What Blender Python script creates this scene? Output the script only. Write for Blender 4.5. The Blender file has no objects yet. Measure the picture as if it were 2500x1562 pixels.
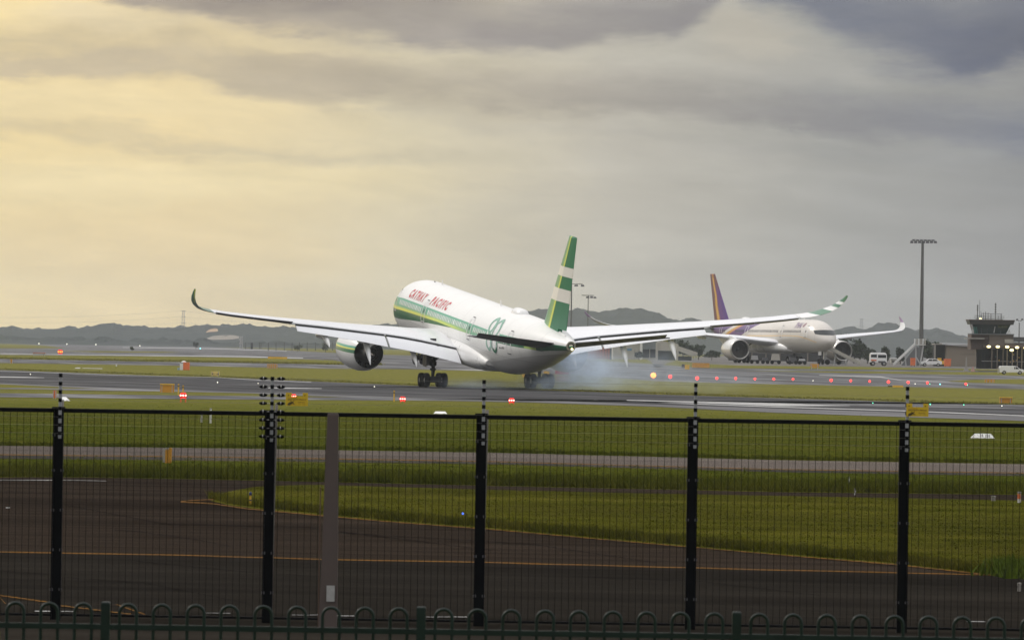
# Tunables: light and the colours that were matched against the photograph
# cloud masses: colour, centre (photo px, mapped to azimuth / elevation), half sizes, amount, edge
BLOBS = [
    ((244, 224, 176), 120, 250, 520, 70, .7, .9),
    ((246, 228, 180), 420, 440, 640, 80, .7, .9),
    ((238, 216, 168), 250, 620, 600, 130, .6, .9),
    ((205, 188, 160), 120, 150, 260, 24, .8, .7),
    ((236, 220, 186), 300, 45, 240, 50, .6, .8),
    ((178, 164, 150), 720, 170, 260, 40, .45, .8),
    ((198, 190, 174), 1780, 90, 120, 90, .5, .9),
    ((170, 168, 162), 1950, 170, 260, 45, .5, .9),
]
# cloud decks seen edge-on: colours left to right, lower edge (photo px), height of the upward fade, softness of the lower edge, amount
DECKS = [
    (((186, 180, 166), (142, 146, 150)), [(1500, 372), (1750, 392), (2060, 425), (2500, 460)], 60, 30, .4),
    (((208, 192, 158), (190, 182, 160)), [(-100, 318), (200, 345), (430, 372), (640, 398), (880, 412), (1100, 400)], 56, 14, .55),
    (((192, 184, 168), (132, 138, 146)), [(850, 262), (1200, 316), (1450, 330), (1700, 372), (2100, 386), (2500, 400)], 46, 18, .35),
    (((208, 192, 160), (112, 119, 136)), [(-100, 168), (180, 176), (350, 186), (430, 172), (590, 214), (740, 246), (1075, 262), (1450, 284), (1700, 296), (2065, 332), (2270, 338), (2500, 372)], 150, 20, .9),
    (((170, 159, 150), (130, 129, 137)), [(60, -60), (310, 12), (560, 74), (720, 100), (990, 123), (1290, 126), (1530, 104), (1640, 92), (1720, 40), (1780, -60), (1900, -200)], 220, 20, .9),
    (((126, 118, 118), (128, 122, 126)), [(200, -60), (500, 22), (800, 46), (1050, 44), (1200, -10), (1300, -100)], 260, 30, .65),
    (((114, 120, 136), (90, 97, 118)), [(1700, -200), (1800, -20), (1900, 14), (2015, 92), (2150, 142), (2330, 174), (2500, 150), (2700, 140)], 320, 30, .95),
]
ZENITH = 2.9
RED_E, HOT_E = 4.0, 9.0
GRASS_A = (.052, .058, .004)
GRASS_B = (.092, .090, .008)
GRASS_C = (.125, .110, .018)
GRASS_D = (.034, .036, .004)
GRASS_E = (.205, .178, .055)
GRASS_F = (.125, .128, .024)
HAZE = 0.00005
# smoke puffs behind the right main wheels: centre and half sizes (metres, along the runway axis), density
SMOKE = [
    (.0, -2.5, .7, 1.7, 5, .9, .24),
    (2.2, -10, 1.6, 2.3, 7, 1.5, .15),
    (5.0, -22, 1.8, 3.2, 9, 1.5, .032),
    (8.5, -34, 1.0, 3.2, 10, 1.0, .012),
    (2.8, -5, 2.7, 1.9, 4, 1.1, .30),
    (-6.0, -5, .4, 5.0, 6, .45, .09),
]
import bpy, bmesh, math, random
import numpy as np
from mathutils import Vector, Matrix
random.seed(7)
sc = bpy.context.scene
COL = sc.collection
R = math.radians
# ------------------------------------------------------------------ camera
F = 18500.0; RHO = 0.0157; TAU = 69.9 / F; HC = 3.9      # focal length in photo pixels, roll, tilt, height
cr, sr, ct, st = math.cos(RHO), math.sin(RHO), math.cos(TAU), math.sin(TAU)
cd = bpy.data.cameras.new('camera'); cam = bpy.data.objects.new('camera', cd); COL.objects.link(cam)
cd.sensor_width = 36; cd.lens = F * 36 / 2500; cd.clip_start = 0.5; cd.clip_end = 30000
cam.matrix_world = Matrix(((cr, -sr, 0, 0), (-sr * st, -cr * st, -ct, 0), (sr * ct, cr * ct, -st, HC), (0, 0, 0, 1)))
cd.dof.use_dof = True; cd.dof.focus_distance = 800; cd.dof.aperture_fstop = 22
sc.camera = cam
sc.render.engine = 'CYCLES'
sc.cycles.use_denoising = True
sc.cycles.max_bounces = 5; sc.cycles.volume_bounces = 1; sc.cycles.transparent_max_bounces = 12
sc.cycles.diffuse_bounces = 2; sc.cycles.glossy_bounces = 2
sc.cycles.sample_clamp_indirect = 6
sc.view_settings.view_transform = 'Standard'; sc.view_settings.look = 'None'
sc.view_settings.exposure = 0.0; sc.view_settings.gamma = 1.0; sc.view_settings.use_curve_mapping = False

def lin(c):
    return tuple(((x / 255) / 12.92 if x / 255 <= .04045 else ((x / 255 + .055) / 1.055) ** 2.4) for x in c)

class Nt:
    """tiny expression builder over a node tree"""
    def __init__(s, t): s.t = t
    def n(s, k, **p):
        x = s.t.nodes.new('ShaderNode' + k)
        for a, b in p.items(): setattr(x, a, b)
        return x
    def put(s, sock, v):
        if isinstance(v, bpy.types.NodeSocket): s.t.links.new(v, sock)
        else:
            if isinstance(v, (tuple, list)) and len(v) == 3 and sock.type == 'RGBA': v = tuple(v) + (1,)
            sock.default_value = v
    def m(s, op, a, b=0.0, c=0.0, clamp=False):
        x = s.n('Math', operation=op, use_clamp=clamp)
        s.put(x.inputs[0], a); s.put(x.inputs[1], b); s.put(x.inputs[2], c)
        return x.outputs[0]
    def add(s, a, b): return s.m('ADD', a, b)
    def sub(s, a, b): return s.m('SUBTRACT', a, b)
    def mul(s, a, b): return s.m('MULTIPLY', a, b)
    def gt(s, a, b): return s.m('GREATER_THAN', a, b)
    def lt(s, a, b): return s.m('LESS_THAN', a, b)
    def band(s, x, a, b): return s.mul(s.gt(x, a), s.lt(x, b))
    def ramp(s, x, a, b, lo=0.0, hi=1.0, smooth=False):
        k = s.n('MapRange', clamp=True, interpolation_type='SMOOTHSTEP' if smooth else 'LINEAR')
        for i, v in enumerate((x, a, b, lo, hi)): s.put(k.inputs[i], v)
        return k.outputs[0]
    def pw(s, x, pts):
        r = pts[0][1]
        for (x0, y0), (x1, y1) in zip(pts, pts[1:]):
            r = s.add(r, s.ramp(x, x0, x1, 0.0, y1 - y0))
        return r
    def mix(s, f, a, b, mode='MIX'):
        k = s.n('Mix', data_type='RGBA', blend_type=mode)
        s.put(k.inputs[0], f); s.put(k.inputs[6], a); s.put(k.inputs[7], b)
        return k.outputs[2]
    def noise(s, vec, scale=1.0, detail=3.0, rough=.5, dist=0.0):
        k = s.n('TexNoise'); s.put(k.inputs['Vector'], vec)
        k.inputs['Scale'].default_value = scale; k.inputs['Detail'].default_value = detail
        k.inputs['Roughness'].default_value = rough; k.inputs['Distortion'].default_value = dist
        return k.outputs['Fac']
    def sep(s, v):
        k = s.n('SeparateXYZ'); s.put(k.inputs[0], v); return k.outputs
    def comb(s, x, y, z):
        k = s.n('CombineXYZ'); s.put(k.inputs[0], x); s.put(k.inputs[1], y); s.put(k.inputs[2], z); return k.outputs[0]
    def obj(s): return s.n('TexCoord').outputs['Object']
    def pos(s): return s.n('NewGeometry').outputs['Position']

# ------------------------------------------------------------------ sky
SUN_AZ, SUN_EL = -52.0, 38.0          # degrees: left of the view and ahead of it
world = bpy.data.worlds.new('World'); sc.world = world; world.use_nodes = True
wt = world.node_tree; wt.nodes.clear(); W = Nt(wt)
sky = W.n('TexSky', sky_type='NISHITA', sun_disc=False)
sky.sun_elevation = R(SUN_EL); sky.sun_rotation = R(SUN_AZ); sky.air_density = 1.5; sky.dust_density = 3
gen = W.n('TexCoord').outputs['Generated']
dx, dy, dz = W.sep(gen)
AZ = W.mul(W.m('ARCTAN2', dx, dy), 57.2958); EL = W.mul(W.m('ARCSINE', dz), 57.2958)
# slow domain warp so that cloud edges are ragged
wv = W.comb(W.mul(AZ, .55), W.mul(EL, 1.5), 3.1)
n1 = W.noise(wv, 1.0, 7, .62); n2 = W.noise(W.comb(W.mul(AZ, .55), W.mul(EL, 2.3), 9.7), 1.0, 7, .64)
n3 = W.noise(W.comb(W.mul(AZ, 1.9), W.mul(EL, 5.0), 14.), 1.0, 8, .62)
az = W.add(AZ, W.mul(W.sub(n1, .5), 1.6)); el = W.add(EL, W.add(W.mul(W.sub(n2, .5), .42), W.mul(W.sub(n3, .5), .28)))
# in the overcast to the left, grey elsewhere
t = W.ramp(W.add(AZ, W.mul(W.sub(n1, .5), .9)), -4.6, 4.2)
cr_ = W.n('ValToRGB'); W.put(cr_.inputs[0], t); e = cr_.color_ramp.elements
stops = [(0, (252, 228, 168)), (.22, (244, 221, 168)), (.42, (222, 210, 178)), (.6, (193, 188, 175)), (.8, (164, 164, 160)), (1, (141, 142, 143))]
e[0].position = 0; e[1].position = 1
for k, (p, c) in enumerate(stops):
    q = e[0] if k == 0 else e[-1] if k == len(stops) - 1 else cr_.color_ramp.elements.new(p)
    q.color = lin(c) + (1,)
base = cr_.outputs[0]
glow_end = W.ramp(AZ, -60, -10, 0, 1, True)             # further left the overcast turns grey again
base = W.mix(glow_end, lin((150, 150, 146)) + (1,), base)
def blob(col, c, u, v, su, sv, a, hard=1.0):
    A0 = (u - 1250) / 323; E0 = (851 + .0157 * (u - 1250) - v) / 323
    X = W.m('DIVIDE', W.sub(az, A0), su / 323); Y = W.m('DIVIDE', W.sub(el, E0), sv / 323)
    g = W.m('EXPONENT', W.mul(W.add(W.mul(X, X), W.mul(Y, Y)), -1.0))
    g = W.mul(W.ramp(g, 0, hard, 0, 1, True), a)
    return W.mix(g, col, lin(c) + (1,))
cb = base
for b in BLOBS: cb = blob(cb, *b)
tx = W.noise(W.comb(W.mul(AZ, .7), W.mul(EL, 2.2), 33.0), 1.0, 6, .6)
def deck(col, cs, edge, up, soft, amt):
    pts = [((u - 1250) / 323, (851 + .0157 * (u - 1250) - v) / 323) for u, v in edge]
    E = W.pw(AZ, pts); d = W.mul(W.sub(el, E), 323.0)                 # photo px above the lower edge
    so = W.ramp(tx, .3, .7, soft * 2.6, soft * .7)
    f = W.mul(W.ramp(W.m('DIVIDE', d, so), -1.0, 1.0, 0, 1, True), W.ramp(d, up * .25, up, 1, 0, True))
    f = W.mul(f, W.ramp(tx, .28, .68, amt * .72, amt))
    f = W.mul(f, W.mul(W.ramp(AZ, pts[0][0] - .5, pts[0][0] + .3), W.ramp(AZ, pts[-1][0] - .1, pts[-1][0] + 1.0, 1, 0)))
    c = W.mix(W.ramp(AZ, max(pts[0][0], -3.9), min(pts[-1][0], 3.9)), lin(cs[0]) + (1,), lin(cs[1]) + (1,))
    return W.mix(f, col, c)
for b in DECKS: cb = deck(cb, *b)
str_ = W.noise(W.comb(W.mul(AZ, .6), W.add(W.mul(EL, 3.0), W.mul(AZ, .12)), 21.0), 1.0, 7, .6, .4)
cb = W.mix(1.0, cb, W.comb(*[W.ramp(str_, .3, .7, .91, 1.08)] * 3), 'MULTIPLY')
st2 = W.noise(W.comb(W.mul(AZ, 1.5), W.add(W.mul(EL, 6.0), W.mul(AZ, .5)), 41.0), 1.0, 8, .62, .3)
cb = W.mix(1.0, cb, W.comb(*[W.ramp(st2, .32, .68, .965, 1.035)] * 3), 'MULTIPLY')
# generic overcast relief well above and beside the frame
big = W.noise(W.comb(W.mul(dx, 2.2), W.mul(dy, 2.2), W.mul(dz, 5.0)), 1.0, 5, .6)
cb = W.mix(W.ramp(EL, 3, 9, 0, 1, True), cb, W.mix(W.ramp(big, .35, .65), lin((150, 150, 156)) + (1,), lin((205, 203, 200)) + (1,)))
# an overcast sky is brighter towards the zenith
cie = W.ramp(dz, .04, .8, 1.0, ZENITH)
cb = W.mix(1.0, cb, W.comb(cie, cie, cie), 'MULTIPLY')
cb = W.mix(1.0, cb, (10, 10, 10, 1), 'MULTIPLY')         # cloud radiance; the background runs at strength 0.1
cb = W.mix(.95, sky.outputs[0], cb)
bg = W.n('Background'); W.put(bg.inputs[0], cb); bg.inputs[1].default_value = 0.1
wo = W.n('OutputWorld'); wt.links.new(bg.outputs[0], wo.inputs[0])
# ------------------------------------------------------------------ sun behind the overcast
sd = bpy.data.lights.new('sun', 'SUN'); sun = bpy.data.objects.new('sun', sd); COL.objects.link(sun)
sd.energy = 1.3; sd.angle = R(12); sd.color = (1.0, .93, .82)
sdir = Vector((math.sin(R(SUN_AZ)) * math.cos(R(SUN_EL)), math.cos(R(SUN_AZ)) * math.cos(R(SUN_EL)), math.sin(R(SUN_EL))))
sun.rotation_euler = sdir.to_track_quat('Z', 'Y').to_euler()

# ------------------------------------------------------------------ terrain and back-projection onto it
BRK = [(-1e5, 1.15), (60, 1.15), (95, .6), (110, 0), (900, 0), (1350, 1.8), (1e5, 1.8)]
def zt(y):
    for (a, za), (b, zb) in zip(BRK, BRK[1:]):
        if y <= b: return za + (zb - za) * (y - a) / (b - a)
def ray(u, v):
    xc = (u - 1250) / F; yc = -(v - 781) / F
    h = xc * cr - yc * sr; w = xc * sr + yc * cr
    return (h, ct - w * st, st + w * ct)
def P(u, v, d):
    a, b, c = ray(u, v); return Vector((a / b * d, d, HC + c / b * d))
def G(u, v, far=7500.):
    a, b, c = ray(u, v); a /= b; c /= b
    for (y0, z0), (y1, z1) in zip(BRK, BRK[1:]):
        k = (z1 - z0) / (y1 - y0); den = c - k
        if abs(den) < 1e-12: continue
        y = (z0 - k * y0 - HC) / den
        if max(y0, 1) <= y <= y1: y = min(y, far); return Vector((a * y, y, zt(y)))
    return Vector((a * far, far, zt(far)))

# ------------------------------------------------------------------ mesh helpers
class MB:
    def __init__(s): s.v = []; s.f = []
    def quad(s, *p):
        i = len(s.v); s.v += [tuple(q) for q in p]; s.f.append(tuple(range(i, i + len(p)))); return s
    def box(s, c, sz, rot=None):
        i = len(s.v); c = Vector(c)
        for a in (-.5, .5):
            for b in (-.5, .5):
                for d in (-.5, .5):
                    q = Vector((a * sz[0], b * sz[1], d * sz[2]))
                    if rot is not None: q = rot @ q
                    s.v.append(tuple(c + q))
        s.f += [tuple(i + k for k in t) for t in ((0, 1, 3, 2), (4, 6, 7, 5), (0, 4, 5, 1), (2, 3, 7, 6), (0, 2, 6, 4), (1, 5, 7, 3))]
        return s
    def tap(s, c, b, t, h):      # tapered box: base centre, base size, top size, height
        i = len(s.v); x, y, z = c
        for (wx, wy), zz in ((b, z), (t, z + h)):
            for sx, sy in ((-1, -1), (1, -1), (1, 1), (-1, 1)): s.v.append((x + sx * wx / 2, y + sy * wy / 2, zz))
        s.f += [tuple(i + k for k in t_) for t_ in ((3, 2, 1, 0), (4, 5, 6, 7), (0, 1, 5, 4), (1, 2, 6, 5), (2, 3, 7, 6), (3, 0, 4, 7))]
        return s
    def tube(s, a, b, r0, r1=None, n=8, cap=True):
        r1 = r0 if r1 is None else r1; a = Vector(a); b = Vector(b); d = (b - a)
        q = d.to_track_quat('Z', 'Y') if d.length > 1e-9 else None
        i = len(s.v)
        for p, r in ((a, r0), (b, r1)):
            for k in range(n):
                t = 2 * math.pi * k / n + math.pi / n
                s.v.append(tuple(p + q @ Vector((r * math.cos(t), r * math.sin(t), 0))))
        for k in range(n): s.f.append((i + k, i + (k + 1) % n, i + n + (k + 1) % n, i + n + k))
        if cap: s.f += [tuple(i + n - 1 - k for k in range(n)), tuple(i + n + k for k in range(n))]
        return s
    def loft(s, rings, cap=True, close=True):
        i = len(s.v); n = len(rings[0])
        for r in rings: s.v += [tuple(p) for p in r]
        for a in range(len(rings) - 1):
            for k in range(n if close else n - 1):
                s.f.append((i + a * n + k, i + a * n + (k + 1) % n, i + (a + 1) * n + (k + 1) % n, i + (a + 1) * n + k))
        if cap:
            s.f.append(tuple(i + n - 1 - k for k in range(n))); m = i + (len(rings) - 1) * n
            s.f.append(tuple(m + k for k in range(n)))
        return s
    def lathe(s, prof, o=(0, 0, 0), axis='Y', n=24, cap=False):
        rings = []
        for h, r in prof:
            ring = []
            for k in range(n):
                t = 2 * math.pi * k / n; c, d = max(r, 1e-4) * math.cos(t), max(r, 1e-4) * math.sin(t)
                q = {'Y': (c, h, d), 'Z': (c, d, h), 'X': (h, c, d)}[axis]
                ring.append((o[0] + q[0], o[1] + q[1], o[2] + q[2]))
            rings.append(ring)
        return s.loft(rings, cap)
    def build(s, name, mat, parent=None, smooth=False, loc=None, fix=True, angle=35):
        me = bpy.data.meshes.new(name); me.from_pydata(s.v, [], s.f); me.update()
        if fix:
            bm = bmesh.new(); bm.from_mesh(me); bmesh.ops.recalc_face_normals(bm, faces=bm.faces); bm.to_mesh(me); bm.free()
        if smooth:
            me.shade_smooth() if hasattr(me, 'shade_smooth') else None
            try: me.set_sharp_from_angle(angle=R(angle))
            except Exception: pass
        me.materials.append(mat)
        o = bpy.data.objects.new(name, me); COL.objects.link(o)
        if parent: o.parent = parent
        if loc: o.location = loc
        return o

def tag(o, label=None, cat=None, group=None, kind=None):
    if label: o['label'] = label
    if cat: o['category'] = cat
    if group: o['group'] = group
    if kind: o['kind'] = kind
    return o
def thing(name, label, cat, loc=(0, 0, 0), rz=0., group=None):
    o = bpy.data.objects.new(name, None); COL.objects.link(o); o.location = loc; o.rotation_euler = (0, 0, rz)
    return tag(o, label, cat, group)
def dup(root, loc, label=None, rz=None, scale=None):
    def cp(o, par):
        c = o.copy(); COL.objects.link(c); c.parent = par
        for ch in list(o.children): cp(ch, c)
        return c
    c = cp(root, None); c.location = loc
    if rz is not None: c.rotation_euler = (0, 0, rz)
    if scale is not None: c.scale = (scale,) * 3
    if label: c['label'] = label
    return c

# ------------------------------------------------------------------ materials
def mk(name, col, rough=.55, metal=0., var=.12, scale=1.5, bump=0., spec=.5, coat=0., emit=None, es=0.):
    m = bpy.data.materials.new(name); m.use_nodes = True; t = Nt(m.node_tree); p = m.node_tree.nodes['Principled BSDF']
    o = t.obj(); n = t.noise(o, scale, 5, .6)
    c = t.mix(t.ramp(n, .3, .7), tuple(x * (1 - var) for x in col) + (1,), tuple(min(1, x * (1 + var)) for x in col) + (1,))
    t.put(p.inputs['Base Color'], c)
    t.put(p.inputs['Roughness'], t.ramp(n, .3, .7, max(0, rough - .06), min(1, rough + .06)))
    p.inputs['Metallic'].default_value = metal; p.inputs['Specular IOR Level'].default_value = spec
    p.inputs['Coat Weight'].default_value = coat
    if emit: p.inputs['Emission Color'].default_value = tuple(emit) + (1,); p.inputs['Emission Strength'].default_value = es
    if bump:
        b = t.n('Bump'); b.inputs['Strength'].default_value = bump; t.put(b.inputs['Height'], n); m.node_tree.links.new(b.outputs[0], p.inputs['Normal'])
    return m
M = {}
M['white_paint'] = mk('white_paint', (.80, .80, .79), .3, coat=.3, var=.03, scale=.4)
M['grey_paint'] = mk('grey_paint', (.42, .42, .42), .4, var=.06)
M['dark_grey'] = mk('dark_grey', (.06, .06, .065), .5)
M['black'] = mk('black', (.008, .008, .009), .5)
M['black_paint'] = mk('black_paint', (.003, .0035, .0045), .5, spec=.06, var=.3, scale=6)
M['rubber'] = mk('rubber', (.007, .007, .008), .9, spec=.12)
M['metal'] = mk('metal', (.45, .44, .42), .35, .9)
M['dark_metal'] = mk('dark_metal', (.12, .11, .10), .45, .7)
M['strut'] = mk('strut', (.018, .018, .022), .6, .0, spec=.3)
M['glass_dark'] = mk('glass_dark', (.012, .016, .018), .12)
M['green_dark'] = mk('green_dark', (.006, .16, .07), .25, coat=.4, var=.05)
M['green_light'] = mk('green_light', (.14, .38, .26), .3, coat=.3, var=.04)
M['red_paint'] = mk('red_paint', (.50, .008, .02), .4, var=.04)
M['brown_grey_door'] = mk('brown_grey_door', (.30, .27, .22), .5)
M['orange'] = mk('orange', (.72, .17, .05), .6)
M['sign_yellow'] = mk('sign_yellow', (.72, .42, .03), .5)
M['amber_panel'] = mk('amber_panel', (.60, .28, .02), .5)
M['fence_yellow'] = mk('fence_yellow', (.56, .38, .01), .5, var=.08, scale=20)
M['sign_print'] = mk('sign_print', (.06, .045, .01), .6)
M['sign_red'] = mk('sign_red', (.35, .06, .02), .6)
M['white_marker'] = mk('white_marker', (.72, .72, .70), .6)
M['concrete'] = mk('concrete', (.30, .28, .25), .8, scale=.6, var=.15)
M['beige_wall'] = mk('beige_wall', (.22, .18, .135), .8, scale=.3, var=.08)
M['tan_wall'] = mk('tan_wall', (.15, .12, .095), .8, scale=.3)
M['brown_wall'] = mk('brown_wall', (.09, .06, .05), .8, scale=.3)
M['grey_roof'] = mk('grey_roof', (.12, .125, .13), .6, scale=.3)
M['light_wall'] = mk('light_wall', (.40, .38, .33), .8, scale=.3)
M['tower_glass'] = mk('tower_glass', (.012, .03, .03), .1)
M['teal_glass'] = mk('teal_glass', (.04, .16, .14), .15)
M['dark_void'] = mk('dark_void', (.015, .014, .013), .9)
M['mast_steel'] = mk('mast_steel', (.10, .10, .09), .6)
M['pole_brown'] = mk('pole_brown', (.068, .050, .043), .75, scale=5, bump=.2)
M['post_sticker'] = mk('post_sticker', (.30, .30, .29), .5, scale=20)
M['fence_green'] = mk('fence_green', (.003, .013, .009), .4, spec=.25, scale=8, var=.25)
M['insulator_grey'] = mk('insulator_grey', (.26, .27, .28), .45)
M['lamp_red'] = mk('lamp_red', (.5, .02, .02), .4, emit=(1, .035, .03), es=RED_E)
M['lamp_red_hot'] = mk('lamp_red_hot', (.6, .1, .1), .4, emit=(1, .22, .18), es=HOT_E)
M['glow_red_dim'] = mk('glow_red_dim', (.5, .03, .03), .4, emit=(1, .05, .04), es=1.1)
M['lamp_orange'] = mk('lamp_orange', (.6, .2, .02), .4, emit=(1, .32, .06), es=3.2)
M['lamp_white'] = mk('lamp_white', (.8, .8, .75), .4, emit=(1, .95, .75), es=3.0)
M['lamp_warm'] = mk('lamp_warm', (.8, .7, .5), .4, emit=(1, .86, .38), es=3.0)
M['lamp_green'] = mk('lamp_green', (.1, .6, .4), .4, emit=(.15, 1, .55), es=3.0)
M['lamp_cyan'] = mk('lamp_cyan', (.1, .6, .6), .4, emit=(.25, .9, 1), es=3.0)
M['lamp_blue'] = mk('lamp_blue', (.02, .05, .5), .4, emit=(.05, .15, 1), es=3.0)
M['cargo_door'] = mk('cargo_door', (.78, .78, .77), .35)

def grass_mat(name, bright=1.0):
    m = bpy.data.materials.new(name); m.use_nodes = True; t = Nt(m.node_tree); p = m.node_tree.nodes['Principled BSDF']
    q = t.pos(); x, y, z = t.sep(q)
    v1 = t.comb(t.mul(x, .6), t.mul(y, .055), 0.)          # mown swathes lie across the view
    a = t.noise(v1, .35, 6, .65); b = t.noise(t.comb(x, t.mul(y, .25), 0.), 1.3, 5, .7); c = t.noise(t.comb(t.mul(x, .12), t.mul(y, .05), 5.), 1.0, 4, .6); sw = t.noise(t.comb(t.mul(x, .012), t.mul(t.add(y, t.mul(x, .12)), .16), 8.), 1.0, 4, .6)
    d = t.noise(q, 9.0, 3, .6)
    col = t.mix(t.ramp(a, .3, .7), GRASS_A + (1,), GRASS_B + (1,))
    col = t.mix(t.mul(t.ramp(b, .5, .75), .55), col, GRASS_C + (1,))
    col = t.mix(t.mul(t.ramp(c, .35, .65), .6), col, GRASS_D + (1,))
    col = t.mix(t.mul(t.ramp(y, 205, 224), t.ramp(a, .3, .7, .45, .95)), col, t.mix(t.ramp(b, .3, .7), (.042, .062, .004, 1), (.088, .102, .010, 1)))
    col = t.mix(t.ramp(sw, .45, .64, 0, .5), col, GRASS_C + (1,)); col = t.mix(t.mul(t.ramp(b, .6, .72), t.ramp(c, .5, .62)), col, (.085, .062, .028, 1))
    st_ = t.noise(t.comb(t.mul(x, .05), t.mul(t.add(y, t.mul(x, .18)), .42), 2.), 1.0, 5, .7); sg = t.ramp(st_, .3, .7, .78, 1.22); col = t.mix(1.0, col, t.comb(sg, sg, sg), 'MULTIPLY')
    # the far field is yellower than the verge, with haze paled into its colour
    col = t.mix(t.ramp(y, 330, 640, 0, .85, True), col, t.mix(t.ramp(b, .35, .7), GRASS_F + (1,), GRASS_E + (1,)))
    g = t.ramp(t.add(t.mul(d, .6), t.mul(b, .4)), .3, .7, .8 * bright, 1.17 * bright)
    col = t.mix(1.0, col, t.comb(g, g, g), 'MULTIPLY')
    t.put(p.inputs['Base Color'], col); p.inputs['Roughness'].default_value = .95; p.inputs['Specular IOR Level'].default_value = .0
    bp = t.n('Bump'); bp.inputs['Strength'].default_value = .25; bp.inputs['Distance'].default_value = .1
    t.put(bp.inputs['Height'], d); m.node_tree.links.new(bp.outputs[0], p.inputs['Normal'])
    return m
def asphalt_mat(name, c0, c1, rot=14., rough=(.35, .7), wet=.4, spec=.5, sx=.9, sy=.03):
    m = bpy.data.materials.new(name); m.use_nodes = True; t = Nt(m.node_tree); p = m.node_tree.nodes['Principled BSDF']
    q = t.pos(); x, y, z = t.sep(q); c, s = math.cos(R(rot)), math.sin(R(rot))
    lx = t.add(t.mul(x, c), t.mul(y, s)); ly = t.sub(t.mul(y, c), t.mul(x, s))    # across / along the pavement
    n = t.noise(t.comb(t.mul(lx, sx), t.mul(ly, sy), 0.), 1.0, 6, .6)              # streaks of rubber and wear
    k = t.noise(t.comb(t.mul(lx, .12), t.mul(ly, .02), 4.), 1.0, 4, .55)
    f = t.noise(q, 6.0, 4, .7)
    col = t.mix(t.ramp(n, .32, .68), c0 + (1,), c1 + (1,))
    g = t.ramp(t.add(t.mul(f, .35), t.mul(k, .65)), .36, .64, .62, 1.35)
    col = t.mix(1.0, col, t.comb(g, g, g), 'MULTIPLY')
    t.put(p.inputs['Base Color'], col)
    wetf = t.ramp(t.add(t.mul(k, .6), t.mul(n, .4)), .42, .6)
    t.put(p.inputs['Roughness'], t.ramp(wetf, 0, 1, rough[1], rough[0]))
    p.inputs['Specular IOR Level'].default_value = spec
    bp = t.n('Bump'); bp.inputs['Strength'].default_value = .25; bp.inputs['Distance'].default_value = .02
    t.put(bp.inputs['Height'], f); m.node_tree.links.new(bp.outputs[0], p.inputs['Normal'])
    return m
def line_mat(name, col, rough=.6):
    m = bpy.data.materials.new(name); m.use_nodes = True; t = Nt(m.node_tree); p = m.node_tree.nodes['Principled BSDF']
    q = t.pos(); n = t.noise(q, 1.1, 6, .7)
    t.put(p.inputs['Base Color'], t.mix(t.ramp(n, .42, .66, .1, .85), tuple(col) + (1,), tuple(x * .35 + .02 for x in col) + (1,)))
    p.inputs['Roughness'].default_value = .9; p.inputs['Specular IOR Level'].default_value = .04
    return m
# ------------------------------------------------------------------ the ground and its pavements
M['grass'] = grass_mat('grass')
M['grass_blades'] = grass_mat('grass_blades', 1.35)
M['runway'] = asphalt_mat('runway', (.016, .016, .019), (.052, .050, .053), rough=(.5, .8), spec=.05, sx=1.0, sy=.012)
M['taxiway'] = asphalt_mat('taxiway', (.040, .040, .045), (.085, .083, .085), rot=8, rough=(.4, .7), spec=.11, sx=.25, sy=.02)
M['apron'] = asphalt_mat('apron', (.085, .08, .072), (.13, .12, .11), rough=(.6, .9), spec=.1, sx=.1)
M['near_pavement'] = asphalt_mat('near_pavement', (.023, .017, .0125), (.044, .033, .0245), rot=80, rough=(.85, .95), spec=.0, sx=.5, sy=.05)
M['near_pavement_grey'] = asphalt_mat('near_pavement_grey', (.016, .014, .0115), (.029, .025, .020), rot=80, rough=(.85, .95), spec=.0, sx=.5, sy=.05)
M['pink_concrete'] = asphalt_mat('pink_concrete', (.095, .078, .066), (.140, .115, .098), rot=80, rough=(.8, .95), spec=.05)
M['shoulder'] = asphalt_mat('shoulder', (.07, .068, .072), (.12, .116, .118), rough=(.45, .7), spec=.12, sx=1.0, sy=.012)
M['kerb_dirt'] = asphalt_mat('kerb_dirt', (.02, .02, .018), (.05, .04, .028), rough=(.8, .95), spec=.1)
M['line_white'] = line_mat('line_white', (.50, .50, .49))
M['line_yellow'] = line_mat('line_yellow', (.20, .092, .008))
M['tar'] = mk('tar', (.012, .010, .009), 1., spec=0.)

def drape(o):
    """split a flat sheet where the terrain folds, then lay it on the terrain"""
    me = o.data; bm = bmesh.new(); bm.from_mesh(me)
    for y, _ in BRK[1:-1]:
        g = bm.verts[:] + bm.edges[:] + bm.faces[:]
        bmesh.ops.bisect_plane(bm, geom=g, plane_co=(0, y, 0), plane_no=(0, 1, 0))
    for v in bm.verts: v.co.z = v.co.z + zt(v.co.y)
    bm.to_mesh(me); bm.free(); me.update()
g = MB(); g.quad((-2900, -250, 0), (2900, -250, 0), (2900, 8900, 0), (-2900, 8900, 0))
gr = g.build('ground', M['grass'], fix=False); drape(gr); tag(gr, kind='structure')

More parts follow.
